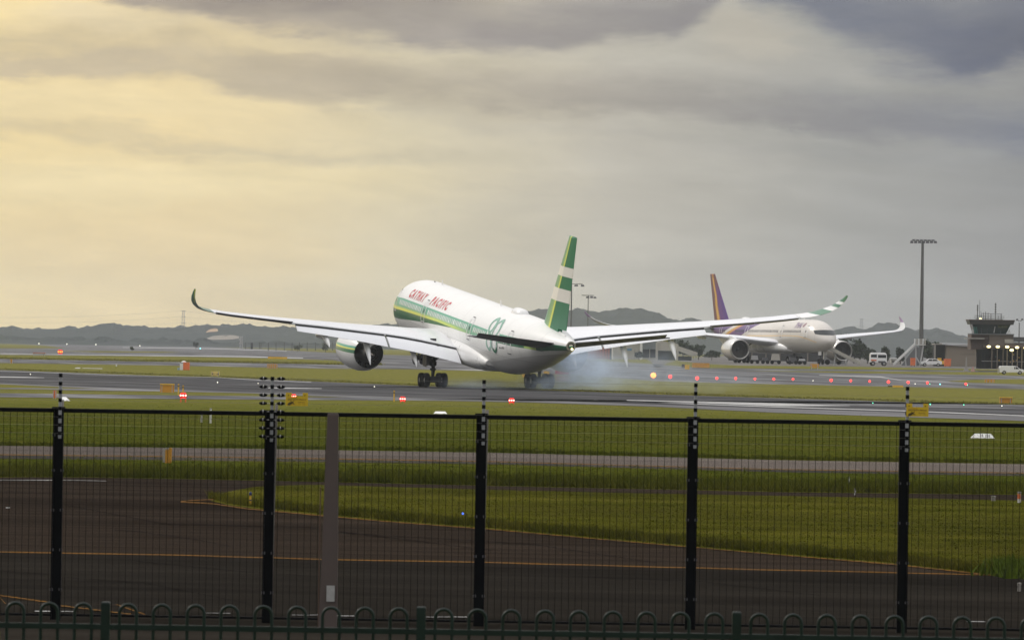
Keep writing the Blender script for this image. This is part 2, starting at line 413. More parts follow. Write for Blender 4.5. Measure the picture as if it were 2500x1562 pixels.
STRIPS = []
def strip(name, cols, mat, layer, ext=300., grass=False, block=True):
    """cols: (u, v_far, v_near) in the photograph, carried onto the ground; both ends run on past the frame"""
    far = [G(u, a) for u, a, b in cols]; near = [G(u, b) for u, a, b in cols]
    if ext:
        for L in (far, near):
            for i, j in ((0, 1), (-1, -2)):
                d = (L[i] - L[j]); d.z = 0; d.normalize()
                q = L[i] + d * ext; q.y = max(q.y, 95.)
                (L.insert(0, q) if i == 0 else L.append(q))
    m = MB()
    for k in range(len(far) - 1):
        pts = [near[k], near[k + 1], far[k + 1], far[k]]
        m.quad(*[(p.x, p.y, layer * .004) for p in pts])
    o = m.build(name, mat, fix=False); 
    bm = bmesh.new(); bm.from_mesh(o.data); bmesh.ops.remove_doubles(bm, verts=bm.verts, dist=.01)
    for f in bm.faces:
        f.normal_update()
        if f.normal.z < 0: f.normal_flip()
    bm.to_mesh(o.data); bm.free()
    drape(o); tag(o, kind='structure')
    if block: STRIPS.append((cols, grass))
    return o
strip('far_taxiway', [(0, 838, 866), (400, 843, 870), (600, 850, 873), (812, 861, 879), (940, 866, 900), (1240, 872, 907), (1400, 880, 915), (1600, 889, 930), (1800, 905, 936), (2050, 910, 941), (2500, 917, 950)], M['taxiway'], 1, 900)
strip('far_meadow', [(-400, 836, 848), (0, 839, 850), (60, 841, 850.5), (110, 844, 850), (155, 849, 850)], M['grass'], 2, 0, True)
strip('meadow_sliver', [(150, 857, 857.4), (240, 857, 860), (400, 858.5, 861), (440, 860, 860.4)], M['grass'], 2, 0, True)
strip('meadow_wedge', [(2316, 930, 931), (2370, 927, 934), (2500, 925, 938), (2900, 934, 948)], M['grass'], 2, 0, True)
strip('link_taxiway', [(0, 876, 886), (400, 883.5, 892), (600, 886, 896), (800, 890, 900), (1000, 892, 901)], M['taxiway'], 3, 500)
strip('apron', [(1655, 881, 881.5), (1672, 878, 883), (1720, 870, 888), (1800, 868, 892), (2100, 871, 895), (2500, 878, 903), (2900, 884, 909)], M['apron'], 1, 500)
strip('runway', [(0, 903, 938), (370, 917, 955), (600, 924, 960), (1000, 941, 977), (1300, 951.5, 983), (1600, 963, 993), (1900, 972, 1008), (2500, 990, 1028)], M['runway'], 4, 700)
strip('runway_shoulder', [(0, 935.5, 938), (370, 951, 955), (600, 957, 960), (1000, 970, 977), (1300, 977, 983), (1600, 988, 993), (1900, 998, 1008), (2500, 1017, 1028)], M['shoulder'], 5, 700)
strip('service_strip', [(-200, 957, 967), (0, 960, 970), (400, 965, 974), (600, 967, 975.5), (900, 972, 977.5)], M['taxiway'], 6, 300)
strip('worn_strip', [(-200, 945, 948), (0, 947, 950), (100, 948, 951), (200, 949, 954), (370, 953, 955.5)], M['shoulder'], 7, 0)
strip('perimeter_road', [(0, 1088, 1111), (600, 1095, 1118), (1200, 1105, 1128), (1900, 1123, 1147), (2500, 1133, 1156)], M['pink_concrete'], 1, 200)
strip('road_verge', [(0, 1111, 1119), (600, 1118, 1125), (1200, 1128, 1133), (1900, 1147, 1152), (2500, 1156, 1162)], M['kerb_dirt'], 1, 200, block=False)
strip('near_taxiway', [(0, 1165, 1540), (200, 1165, 1540), (600, 1172, 1541), (1200, 1186, 1545), (1900, 1201, 1549), (2500, 1208, 1553)], M['near_pavement'], 1, 120)
strip('near_taxiway_grey', [(0, 1349, 1540), (400, 1356, 1540), (780, 1367, 1541), (1200, 1375, 1545), (1900, 1394, 1549), (2420, 1406, 1553), (2900, 1414, 1560)], M['near_pavement_grey'], 2, 60, block=False)
strip('grass_island', [(515, 1216, 1223), (560, 1200, 1234), (620, 1189, 1242), (700, 1185, 1250), (780, 1184, 1258), (950, 1189, 1274), (1200, 1196, 1293), (1500, 1203, 1320), (1900, 1211, 1355), (2180, 1216, 1378), (2400, 1220, 1404), (2500, 1222, 1412), (2900, 1229, 1440), (3900, 1247, 1470)], M['grass'], 3, 0, True)
def line(name, cols, mat, layer, ext=0): 
    o = strip(name, cols, mat, layer, ext, block=False); return o
line('taxi_centre_line', [(0, 1347, 1349.6), (400, 1354, 1356.6), (780, 1365, 1367.6), (1200, 1373, 1375.8), (1900, 1391.5, 1394.2), (2150, 1397, 1399.4), (2420, 1404, 1405.5)], M['line_yellow'], 4)
line('island_edge_line', [(441, 1225.5, 1227.5), (470, 1226.5, 1229), (520, 1229.5, 1232), (600, 1241.5, 1244), (780, 1258.5, 1260.5), (950, 1274, 1275.8), (1200, 1293, 1294.6), (1500, 1320, 1321.5), (1900, 1355, 1356.5), (2180, 1378, 1380.5), (2400, 1402, 1404)], M['line_yellow'], 5)
line('island_far_line', [(441, 1225, 1227), (470, 1222, 1224), (520, 1220, 1222), (560, 1218.5, 1220.5)], M['line_yellow'], 6)
line('hold_line', [(-200, 1431, 1433.2), (0, 1454, 1456.6), (120, 1471, 1473.8), (355, 1502, 1504.6)], M['line_yellow'], 5)
line('hold_line', [(-200, 1437, 1439.2), (0, 1460, 1462.6), (120, 1477, 1479.8), (320, 1502, 1504.2)], M['line_yellow'], 6)
line('road_edge_line', [(0, 1108.5, 1110.8), (600, 1115.5, 1117.8), (1200, 1125.5, 1127.6), (1900, 1145, 1146.8), (2500, 1153.5, 1155.3)], M['line_yellow'], 2, 60)
line('near_edge_line', [(0, 1172, 1173.1), (180, 1172.5, 1173.4), (260, 1174.8, 1175.2)], M['line_white'], 4)
line('runway_edge_line', [(1450, 976, 977), (1600, 982, 983.6), (1900, 993, 995), (2200, 1002, 1004), (2500, 1014, 1016.4), (2800, 1025, 1028)], M['line_white'], 6)
line('aiming_mark', [(1530, 976.5, 978.5), (1700, 980, 983.5), (1900, 984.5, 992), (2010, 989, 991.6), (2075, 990.6, 991.2)], M['line_white'], 7)
line('touchdown_mark', [(-100, 917.5, 920), (0, 919.6, 922), (60, 920.5, 922.6), (108, 922, 922.8)], M['line_white'], 7)
line('touchdown_mark', [(655, 946.5, 948.3), (700, 946.6, 948.8), (785, 948.3, 949.5)], M['line_white'], 7)
line('runway_far_line', [(0, 906, 906.7), (90, 908.5, 909.4), (240, 914, 914.6), (520, 921, 921.6), (600, 926, 927), (760, 933, 934)], M['line_white'], 7)
line('taxi_white_line', [(0, 862.6, 864), (120, 864.4, 865.6), (260, 866, 867.2), (600, 869.5, 871.5), (740, 873, 875)], M['line_white'], 3)
line('far_white_line', [(300, 847.5, 848.6), (500, 850, 851.4), (700, 856, 857)], M['line_white'], 3)
line('field_marking', [(182, 898.3, 898.8), (188, 896.8, 899.6), (196, 897, 899.4)], M['line_white'], 1)
line('field_marking', [(201, 898, 899), (250, 899, 900.4)], M['line_white'], 1)
line('far_taxi_line', [(1000, 897.5, 899.5), (1240, 904.5, 906)], M['line_white'], 3)
line('far_taxi_line', [(2000, 915.5, 916.6), (2150, 919, 921), (2200, 928, 929), (2320, 931.5, 932.5)], M['line_white'], 3)
for k, pts in enumerate([[(145, 1411), (350, 1424), (600, 1474), (900, 1500)], [(280, 1296), (330, 1298), (480, 1319), (560, 1335)], [(0, 1396), (120, 1403)], [(330, 1371), (600, 1398), (830, 1412)], [(1400, 1409), (1700, 1420), (2000, 1455)], [(200, 1300), (216, 1296)], [(140, 1230), (400, 1280), (760, 1290), (1200, 1345)], [(800, 1300), (1300, 1330), (1600, 1375)]]):
    line('tar_joint', [(u, v - .45, v + .45) for u, v in pts], M['tar'], 5)
for k, (a, b, v) in enumerate([(85, 182, 1494), (500, 562, 1499), (712, 800, 1503), (820, 865, 1505), (1040, 1140, 1508), (2360, 2405, 1519)]):
    line('kerb_dash', [(a, v, v + 1.4), (b, v + .6, v + 2)], M['line_white'], 5)
strip('fence_plinth', [(0, 1541, 1600), (600, 1542, 1600), (1200, 1546, 1600), (2500, 1554, 1600)], M['near_pavement_grey'], 3, 0, block=False)
line('stone_scatter', [(14, 1240, 1242), (24, 1239.5, 1242)], M['line_white'], 5)

# grass blades: clumps spread over the mown field and its rough edges, as one mass
def on_grass(u, v):
    ok = True
    for cols, gr_ in STRIPS:
        us = [c[0] for c in cols]
        if gr_ and not (us[0] <= u <= us[-1]): continue
        a = np.interp(u, us, [c[1] for c in cols]); b = np.interp(u, us, [c[2] for c in cols])
        if a + .6 <= v <= b - .6: ok = gr_
    return ok
rg = np.random.default_rng(3)
vs, fs = [], []
def blades(u, v, h, w, nb):
    p = G(u, v)
    for _ in range(nb):
        a = rg.uniform(0, 2 * math.pi); dxx, dyy = math.cos(a) * w, math.sin(a) * w
        lx, ly = rg.normal(0, h * .35, 2); ox, oy = rg.normal(0, w * 2.2, 2)
        i = len(vs); x, y = p.x + ox, p.y + oy; z = p.z + .004
        vs.extend([(x - dxx, y - dyy, z), (x + dxx, y + dyy, z), (x + lx, y + ly, z + h * rg.uniform(.6, 1.15))]); fs.append((i, i + 1, i + 2))
n_ok = 0
while n_ok < 26000:
    u = rg.uniform(-150, 2650); v = 985 + (1560 - 985) * rg.uniform() ** 1.25
    if v > 1415 or not on_grass(u, v): continue
    n_ok += 1
    blades(u, v, rg.uniform(.02, .055), .012, 4)
# rough unmown edges along the pavements
def edge(cols, k, h, n, spread=5):
    us = [c[0] for c in cols]
    for _ in range(n):
        u = rg.uniform(us[0], us[-1]); v = np.interp(u, us, [c[k] for c in cols]) - abs(rg.normal(0, spread)) * (1 if k == 1 else -1)
        blades(u, v, h * rg.uniform(.5, 1.3), .018, 6)
edge([(-100, 0, 1164), (200, 0, 1164), (600, 0, 1171), (1200, 0, 1185), (1900, 0, 1200), (2600, 0, 1208)], 2, 0, 0)
E1 = [(-100, 1164, 0), (200, 1164, 0), (600, 1171, 0), (1200, 1185, 0), (1900, 1200, 0), (2600, 1208, 0)]
edge(E1, 1, .26, 9000, 9)
E2 = [(515, 0, 1219), (560, 0, 1231), (620, 0, 1239), (780, 0, 1255), (950, 0, 1271), (1200, 0, 1290), (1500, 0, 1317), (1900, 0, 1352), (2180, 0, 1375), (2400, 0, 1401), (2500, 0, 1409)]
edge([(u, v - 1, 0) for u, _, v in E2], 1, .16, 5000, 5)
edge([(-100, 1087, 0), (600, 1094, 0), (1200, 1104, 0), (1900, 1122, 0), (2600, 1134, 0)], 1, .12, 3000, 3)
for cols, h in (([(0, 902, 0), (600, 923, 0), (1000, 940, 0), (1300, 950, 0), (1600, 962, 0), (1900, 971, 0), (2500, 989, 0)], .13), ([(0, 876, 0), (400, 883, 0), (600, 886, 0), (800, 890, 0), (930, 891, 0)], .22)):
    us = [c[0] for c in cols]
    for _ in range(5000):
        u = rg.uniform(us[0], us[-1]); blades(u, np.interp(u, us, [c[1] for c in cols]) - abs(rg.normal(0, 1.2)), h * rg.uniform(.3, 1.2), .12, 3)
me = bpy.data.meshes.new('grass_tufts'); me.from_pydata(vs, [], fs); me.materials.append(M['grass_blades'])
o = bpy.data.objects.new('grass_tufts', me); COL.objects.link(o); tag(o, kind='stuff')
# the bright weed clump at the right end of the island
vs, fs = [], []
for _ in range(420): 
    blades(rg.normal(2470, 26), rg.normal(1399, 5), rg.uniform(.1, .3), .04, 4)
me = bpy.data.meshes.new('weeds'); me.from_pydata(vs, [], fs); me.materials.append(mk('weed_leaf', (.075, .11, .008), .9, spec=.1))
o = bpy.data.objects.new('weeds', me); COL.objects.link(o); tag(o, kind='stuff')

# ------------------------------------------------------------------ hills
def forest_mat(name, a, b):
    m = bpy.data.materials.new(name); m.use_nodes = True; t = Nt(m.node_tree); p = m.node_tree.nodes['Principled BSDF']
    q = t.pos(); n = t.noise(q, .05, 6, .7)
    t.put(p.inputs['Base Color'], t.mix(t.ramp(n, .35, .65), a + (1,), b + (1,))); p.inputs['Roughness'].default_value = .95
    p.inputs['Specular IOR Level'].default_value = .1
    return m
M['forest'] = forest_mat('forest', (.008, .014, .012), (.028, .038, .028))
M['bare_earth'] = mk('bare_earth', (.40, .26, .14), .9, scale=.02)
M['pale_clearing'] = mk('pale_clearing', (.20, .17, .13), .9, scale=.02)
def fbm(x, seed, octs, f0, amp):
    r = np.zeros_like(x); g_ = np.random.default_rng(seed)
    for k in range(octs):
        f = f0 * 2 ** k; ph = g_.uniform(0, 1000); xi = x * f + ph; i = np.floor(xi).astype(int); w = xi - i; w = w * w * (3 - 2 * w)
        h = lambda j: (np.sin(j * 127.1 + seed * 31.7) * 43758.5453) % 1
        r += amp * .68 ** k * ((h(i) * (1 - w) + h(i + 1) * w) - .5) * 2
    return r
def ridge(name, pts, d, depth, mat, seed, rough=3.5, step=4., side=True):
    ux = [P(u, v, d) for u, v in pts]; X = [p.x for p in ux]; Z = [p.z for p in ux]
    xs = np.arange(X[0] - (1400 if side else 0), X[-1] + (1400 if side else 0), step)
    top = np.interp(xs, X, Z)
    if side:
        out = np.clip(np.maximum(X[0] - xs, xs - X[-1]) / 300., 0, 1)
        top = top + out * fbm(xs, seed + 50, 3, 1 / 420., 18)
    z0 = 1.8; ny = 26; rows = []
    for j in range(ny):
        w = j / (ny - 1); s = math.sin(math.pi * min(1, w * 1.12) / 1.0 * .5) if w < .9 else 1 - (w - .9) * 6
        h = (top - z0) * s + fbm(xs + j * 173., seed + j, 5, 1 / 24., rough) * min(1, s * 1.4) * (.4 + .6 * (w > .5))
        if w > .7: h = h + np.maximum(fbm(xs + j * 31., seed + 90 + j, 3, 1 / 9., 1.5), -.4)
        if j == 0 or j == ny - 1: h = np.full_like(xs, -.5)
        rows.append(np.stack([xs * (d + depth * (w - .9)) / d, np.full_like(xs, d + depth * (w - .9)), z0 + np.maximum(h, -.5)], -1))
    v = np.concatenate(rows); n = len(xs)
    f = [(j * n + i, j * n + i + 1, (j + 1) * n + i + 1, (j + 1) * n + i) for j in range(ny - 1) for i in range(n - 1)]
    me = bpy.data.meshes.new(name); me.from_pydata(v.tolist(), [], f); me.materials.append(mat)
    o = bpy.data.objects.new(name, me); COL.objects.link(o); return tag(o, kind='structure')
hills = ridge('hills', [(0, 802), (30, 800), (60, 806), (100, 805), (135, 804), (165, 800), (190, 804), (225, 800), (260, 793), (280, 790), (300, 799), (340, 802), (380, 802), (420, 801), (447, 803), (500, 796), (530, 797), (570, 796), (600, 795), (640, 800), (700, 802), (800, 806), (900, 800), (1000, 790), (1150, 775), (1290, 760), (1330, 755), (1400, 757), (1460, 762), (1510, 758), (1560, 759), (1600, 765), (1640, 781), (1662, 785), (1680, 780), (1700, 782), (1730, 792), (1900, 800), (2030, 812), (2060, 805), (2090, 800), (2115, 804), (2140, 794), (2165, 793), (2190, 797), (2210, 800), (2230, 808), (2262, 806), (2290, 804), (2320, 812), (2350, 822), (2400, 830), (2500, 836)], 6300, 900, M['forest'], 11, rough=.9, step=2.5)
ridge('low_hills', [(-100, 822), (0, 826), (40, 829), (90, 832), (120, 829), (160, 830), (200, 834), (260, 832), (340, 836), (420, 838), (600, 842), (900, 850)], 5200, 250, M['forest'], 23, rough=2., side=False)
from mathutils.bvhtree import BVHTree
def patch_on_hill(name, cols, mat, hill):
    me = hill.data; bv = BVHTree.FromPolygons([v.co for v in me.vertices], [p.vertices[:] for p in me.polygons])
    rows = []
    for u, a, b in cols:
        rg_ = []
        for k in range(5):
            r = Vector(ray(u, a + (b - a) * k / 4)).normalized(); h = bv.ray_cast(Vector((0, 0, HC)), r)
            q = h[0] if h[0] else Vector((0, 0, HC)) + r * 6200
            rg_.append(q - r * 4)
        rows.append(rg_)
    # keep the sheet smooth: it is a cleared slope, not a fold of the canopy
    m = MB(); m.loft([[tuple(p) for p in r] for r in rows], cap=False, close=False)
    return tag(m.build(name, mat, fix=False), kind='structure')
patch_on_hill('bare_hillside', [(503, 811, 812), (508, 806, 810.5), (514, 801.5, 810), (522, 800, 809.5), (528, 800, 809), (532, 804, 808.5)], M['bare_earth'], hills)
patch_on_hill('quarry_face', [(506, 825, 828), (520, 820, 829), (545, 818, 829), (570, 818, 828), (584, 821, 825)], M['pale_clearing'], hills)
# ------------------------------------------------------------------ haze
hz = MB(); hz.box((0, 4350, 38.0), (6000, 9400, 80.0))
hm = bpy.data.materials.new('haze'); hm.use_nodes = True; hm.node_tree.nodes.clear(); t = Nt(hm.node_tree)
pv = t.n('VolumePrincipled'); pv.inputs['Color'].default_value = (.85, .90, .96, 1); pv.inputs['Density'].default_value = HAZE
pv.inputs['Anisotropy'].default_value = .2
out = t.n('OutputMaterial'); hm.node_tree.links.new(pv.outputs[0], out.inputs['Volume'])
o = hz.build('haze', hm); tag(o, kind='stuff')
# ------------------------------------------------------------------ wide-body twin jets (one landing, one parked)
# airframe coordinates: X right, Y forward, Z up; s = metres aft of the nose, wheels' contact at s = 33.5
FS = [(0, 4.35, 4.34, .02), (.12, 4.68, 4.02, .38), (.3, 4.95, 3.78, .75), (1, 5.6, 3.25, 1.35), (2, 6.4, 2.85, 1.9), (3, 7.05, 2.62, 2.27), (4, 7.55, 2.48, 2.52), (6, 8.1, 2.33, 2.82), (8, 8.3, 2.27, 2.95), (10, 8.35, 2.26, 2.98), (22, 8.35, 2.26, 2.98), (34, 8.35, 2.26, 2.98), (42, 8.35, 2.27, 2.98), (45, 8.35, 2.38, 2.97), (48, 8.35, 2.68, 2.95), (51, 8.34, 3.12, 2.84), (54, 8.32, 3.68, 2.62), (57, 8.24, 4.33, 2.26), (60, 8.06, 5.05, 1.80), (63, 7.77, 5.82, 1.2), (65, 7.5, 6.35, .68), (65.9, 7.38, 6.52, .46)]
_S = [r[0] for r in FS]
def fprof(s):
    """smooth (Catmull-Rom) interpolation of the fuselage table"""
    s = min(max(s, 0), 65.9); i = max(0, min(len(FS) - 2, int(np.searchsorted(_S, s, side='right')) - 1)); r = []
    for k in (1, 2, 3):
        p1, p2 = FS[i][k], FS[i + 1][k]; h = FS[i + 1][0] - FS[i][0]
        def slope(j):
            if j <= 0 or j >= len(FS) - 1: return (FS[min(j + 1, len(FS) - 1)][k] - FS[max(j - 1, 0)][k]) / (FS[min(j + 1, len(FS) - 1)][0] - FS[max(j - 1, 0)][0])
            a = (FS[j][k] - FS[j - 1][k]) / (FS[j][0] - FS[j - 1][0]); b = (FS[j + 1][k] - FS[j][k]) / (FS[j + 1][0] - FS[j][0])
            return 0 if a * b <= 0 else 2 * a * b / (a + b)
        t_ = (s - FS[i][0]) / h; m1, m2 = slope(i) * h, slope(i + 1) * h
        r.append((2 * t_**3 - 3 * t_**2 + 1) * p1 + (t_**3 - 2 * t_**2 + t_) * m1 + (-2 * t_**3 + 3 * t_**2) * p2 + (t_**3 - t_**2) * m2)
    return r
def fpt(s, th, side=-1, off=0.):
    t_, b, w = fprof(s); h = (t_ - b) / 2; c = (t_ + b) / 2; sn, cs = math.sin(th), math.cos(th)
    n = Vector((sn / max(w, .05), 0, cs / max(h, .05))).normalized()
    return Vector((side * (w * sn + n.x * off), 33.5 - s, c + h * cs + n.z * off))
def fz(s, z, side=-1, off=0.):
    t_, b, w = fprof(s); h = (t_ - b) / 2; c = (t_ + b) / 2
    return fpt(s, math.acos(max(-1, min(1, (z - c) / h))), side, off)

def livery_mat(name, kind):
    m = bpy.data.materials.new(name); m.use_nodes = True; t = Nt(m.node_tree); p = m.node_tree.nodes['Principled BSDF']
    x, y, z = t.sep(t.obj()); s = t.sub(33.5, y)
    wht = (.82, .82, .80, 1)
    nz = t.noise(t.comb(t.mul(x, .5), t.mul(y, .5), t.mul(z, .5)), 1.0, 4, .6)
    c = t.mix(t.ramp(nz, .35, .7, 0, .35), wht, (.76, .755, .73, 1))
    if kind == 'green':
        LG = (.12, .40, .26, 1); DG = (.002, .12, .045, 1); YE = (.80, .80, .10, 1); YG = (.45, .62, .16, 1)
        T = t.pw(s, [(1.5, 5.9), (3, 6.15), (5, 6.42), (9, 6.57)])
        D = t.pw(s, [(6, 5.28), (8.5, 5.38), (14, 5.47), (19, 5.52), (25, 5.6), (31, 5.56)])
        C = t.pw(s, [(5, 4.3), (8, 4.4), (14, 4.78), (20, 5.09), (25, 5.3), (32, 5.57)])
        LB = t.pw(s, [(28, 5.6), (32, 5.52), (45, 5.66)])
        front = t.band(s, 2.2, 44.7)
        lg = t.mul(front, t.mul(t.gt(z, LB), t.lt(z, T)))
        lg = t.m('MAXIMUM', lg, t.mul(t.band(s, 2.2, 30), t.mul(t.gt(z, D), t.lt(z, T))))
        c = t.mix(lg, c, LG)
        up = t.sub(z, D)
        yf = t.mul(t.ramp(up, .12, .42, 1, 0, True), t.mul(t.band(up, 0, .5), t.mul(t.gt(s, 2.5), t.ramp(s, 32, 39, 1, 0))))
        c = t.mix(yf, c, t.mix(t.ramp(s, 10, 34), YE, YG))
        dg = t.mul(t.mul(t.gt(z, C), t.lt(z, D)), t.band(s, 2.6, 31.5))
        c = t.mix(dg, c, DG)
        T2 = t.pw(s, [(49, 6.6), (53, 6.68), (62, 6.82), (66, 6.95)]); B2 = t.pw(s, [(49, 5.75), (53.4, 5.83), (57.4, 5.95), (60.7, 6.0), (62.3, 6.2), (65.5, 6.5)])
        D2 = t.pw(s, [(49.5, 5.82), (53.3, 6.15), (56, 6.5), (58, 6.9)])
        aft = t.mul(t.gt(s, 49.4), t.mul(t.gt(z, B2), t.lt(z, T2)))
        c = t.mix(aft, c, t.mix(t.gt(z, D2), DG, LG))
        yb = t.mul(aft, t.m('MAXIMUM', t.mul(t.band(s, 57.0, 59.8), t.lt(z, t.add(B2, .34))), t.mul(t.band(s, 53.8, 56.6), t.band(t.sub(z, D2), -.16, -.05))))
        c = t.mix(yb, c, YG)
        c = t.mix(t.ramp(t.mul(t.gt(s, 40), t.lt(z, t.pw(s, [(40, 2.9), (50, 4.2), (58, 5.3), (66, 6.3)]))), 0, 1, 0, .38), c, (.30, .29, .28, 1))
    else:
        c = t.mix(.0, (.66, .62, .57, 1), c)
        q = t.add(s, t.mul(t.sub(z, 5.), 3.6))
        PU = (.11, .05, .19, 1); GO = (.62, .33, .06, 1); MA = (.30, .07, .14, 1)
        wh = t.gt(z, t.pw(s, [(20, 4.9), (40, 4.7), (60, 5.6)]))
        c = t.mix(t.mul(wh, t.band(q, 41.5, 49.5)), c, PU)
        c = t.mix(t.mul(wh, t.band(q, 48.6, 49.5)), c, MA)
        c = t.mix(t.mul(wh, t.band(q, 49.5, 51.5)), c, GO)
        c = t.mix(t.mul(wh, t.band(q, 54, 80)), c, PU)
        gl = t.pw(s, [(1.6, 4.0), (5, 4.75), (9, 5.2), (14, 5.3), (40, 5.2)])
        c = t.mix(t.mul(t.band(t.sub(z, gl), -.06, .1), t.band(s, 2.2, 38)), c, (.80, .55, .25, 1))
        c = t.mix(t.lt(z, t.sub(gl, .06)), c, (.62, .59, .54, 1))
    t.put(p.inputs['Base Color'], c); p.inputs['Roughness'].default_value = .35; p.inputs['Specular IOR Level'].default_value = .35; p.inputs['Coat Weight'].default_value = .1
    # faint skin joints
    j = t.m('FRACT', t.mul(s, 1 / 5.3)); jz = t.lt(t.m('ABSOLUTE', t.sub(j, .5)), .004)
    jn = t.mul(t.lt(t.m('ABSOLUTE', t.sub(z, 4.55)), .018), t.band(s, 6, 58)); jz = t.m('MAXIMUM', jz, jn)
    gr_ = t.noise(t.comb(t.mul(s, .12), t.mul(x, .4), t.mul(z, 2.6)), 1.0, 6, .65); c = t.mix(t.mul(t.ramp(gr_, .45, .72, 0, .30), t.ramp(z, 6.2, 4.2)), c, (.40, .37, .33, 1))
    c2 = t.mix(t.mul(jz, .6), c, (.22, .22, .22, 1)); t.put(p.inputs['Base Color'], c2)
    return m
def fin_mat(name, kind):
    m = bpy.data.materials.new(name); m.use_nodes = True; t = Nt(m.node_tree); p = m.node_tree.nodes['Principled BSDF']
    x, y, z = t.sep(t.obj()); s = t.sub(33.5, y)
    le = t.pw(z, [(8.0, 55.6), (17.05, 64.2)]); te = t.pw(z, [(7.8, 63.9), (17.05, 67.0)])
    f = t.m('DIVIDE', t.sub(s, le), t.sub(te, le))
    if kind == 'green':
        w = t.m('MAXIMUM', t.band(z, 13.2, 14.12), t.band(z, 10.78, 12.0))
        g = t.mix(t.gt(f, .43), t.mix(t.ramp(f, .05, .33), (.05, .26, .15, 1), (.22, .42, .14, 1)), (.002, .17, .07, 1))
        g = t.mix(t.band(f, .33, .43), g, (.62, .68, .06, 1))
        c = t.mix(w, g, (.80, .77, .70, 1))
    else:
        c = t.mix(t.m('MAXIMUM', t.ramp(f, .62, .72), t.ramp(z, 13.5, 15.5)), (.13, .05, .21, 1), (.16, .06, .07, 1))
        sw = t.m('ABSOLUTE', t.sub(f, t.pw(z, [(8, .62), (11, .62), (13, .5), (15, .5), (17, .4)])))
        c = t.mix(t.lt(sw, .14), c, (.45, .2, .05, 1)); c = t.mix(t.mul(t.lt(sw, .08), t.lt(z, 16.3)), c, (.70, .42, .10, 1))
        c = t.mix(t.mul(t.lt(f, .2), t.lt(z, 12)), c, (.11, .05, .22, 1))
    t.put(p.inputs['Base Color'], c); p.inputs['Roughness'].default_value = .3; p.inputs['Specular IOR Level'].default_value = .2; p.inputs['Coat Weight'].default_value = .05; p.inputs['Coat Roughness'].default_value = .08
    return m
def nacelle_mat(name, kind):
    m = bpy.data.materials.new(name); m.use_nodes = True; t = Nt(m.node_tree); p = m.node_tree.nodes['Principled BSDF']
    x, y, z = t.sep(t.obj()); c = (.80, .80, .79, 1)
    if kind == 'green':
        zz = t.add(z, t.mul(y, .015)); m_ = t.gt(y, 7.2)
        c = t.mix(t.band(zz, 3.2, 3.42), c, (.10, .42, .27, 1)); c = t.mix(t.band(zz, 3.06, 3.2), c, (.75, .78, .08, 1)); c = t.mix(t.band(zz, 2.72, 3.06), c, (.004, .17, .07, 1))
    else: c = t.mix(t.lt(z, 2.6), c, (.66, .61, .54, 1))
    t.put(p.inputs['Base Color'], c); p.inputs['Roughness'].default_value = .3; p.inputs['Coat Weight'].default_value = .4
    return m
def winglet_mat(name, kind):
    m = bpy.data.materials.new(name); m.use_nodes = True; t = Nt(m.node_tree); p = m.node_tree.nodes['Principled BSDF']
    x, y, z = t.sep(t.obj()); 
    n = t.sep(t.n('NewGeometry').outputs['Normal'])
    if kind == 'green_solid':
        c = t.mix(t.mul(t.gt(z, 8.9), t.band(t.sub(t.mul(y, 1.0), t.pw(z, [(7.8, -8.6), (8.6, -10.8), (9.4, -12.9), (10.6, -14.8)])), -.1, .15)), (.004, .13, .055, 1), (.6, .65, .06, 1))
    elif kind == 'green_striped':
        c = t.mix(t.m('MAXIMUM', t.band(z, 8.75, 9.15), t.band(z, 9.45, 9.75)), (.004, .15, .06, 1), (.8, .8, .8, 1))
        c = t.mix(t.lt(z, 8.22), c, (.8, .8, .8, 1))
    else: c = t.mix(t.lt(z, 8.3), (.17, .08, .20, 1), (.62, .62, .60, 1))
    t.put(p.inputs['Base Color'], c); p.inputs['Roughness'].default_value = .3; p.inputs['Coat Weight'].default_value = .3
    return m
M['wing_paint'] = mk('wing_paint', (.76, .77, .80), .35, var=.015, scale=.3, coat=.2)
M['core_metal'] = mk('core_metal', (.05, .045, .04), .5, .6)
M['wing_under'] = mk('wing_under', (.30, .30, .30), .5)
M['stab_paint_shaded'] = mk('stab_paint_shaded', (.13, .125, .14), .5, spec=.3)  # livery grey, darkened to hold the shade of the undersides

PF = [0, .012, .05, .15, .3, .5, .72, 1.]
YU = [0, .14, .28, .44, .52, .46, .30, .05]
YL = [0, -.12, -.24, -.38, -.48, -.42, -.22, -.05]
def foil(le, te, th, up, blunt=0.):
    le, te, up = Vector(le), Vector(te), Vector(up).normalized(); pu, pl = [], []
    for f, a, b in zip(PF, YU, YL):
        q = le + (te - le) * f
        if blunt and f == 1.: a, b = 0., -blunt / th
        elif blunt and f > .6: a, b = .26, -.3
        pu.append(tuple(q + up * th * a)); pl.append(tuple(q + up * th * b))
    return pu[::-1] + pl[1:]
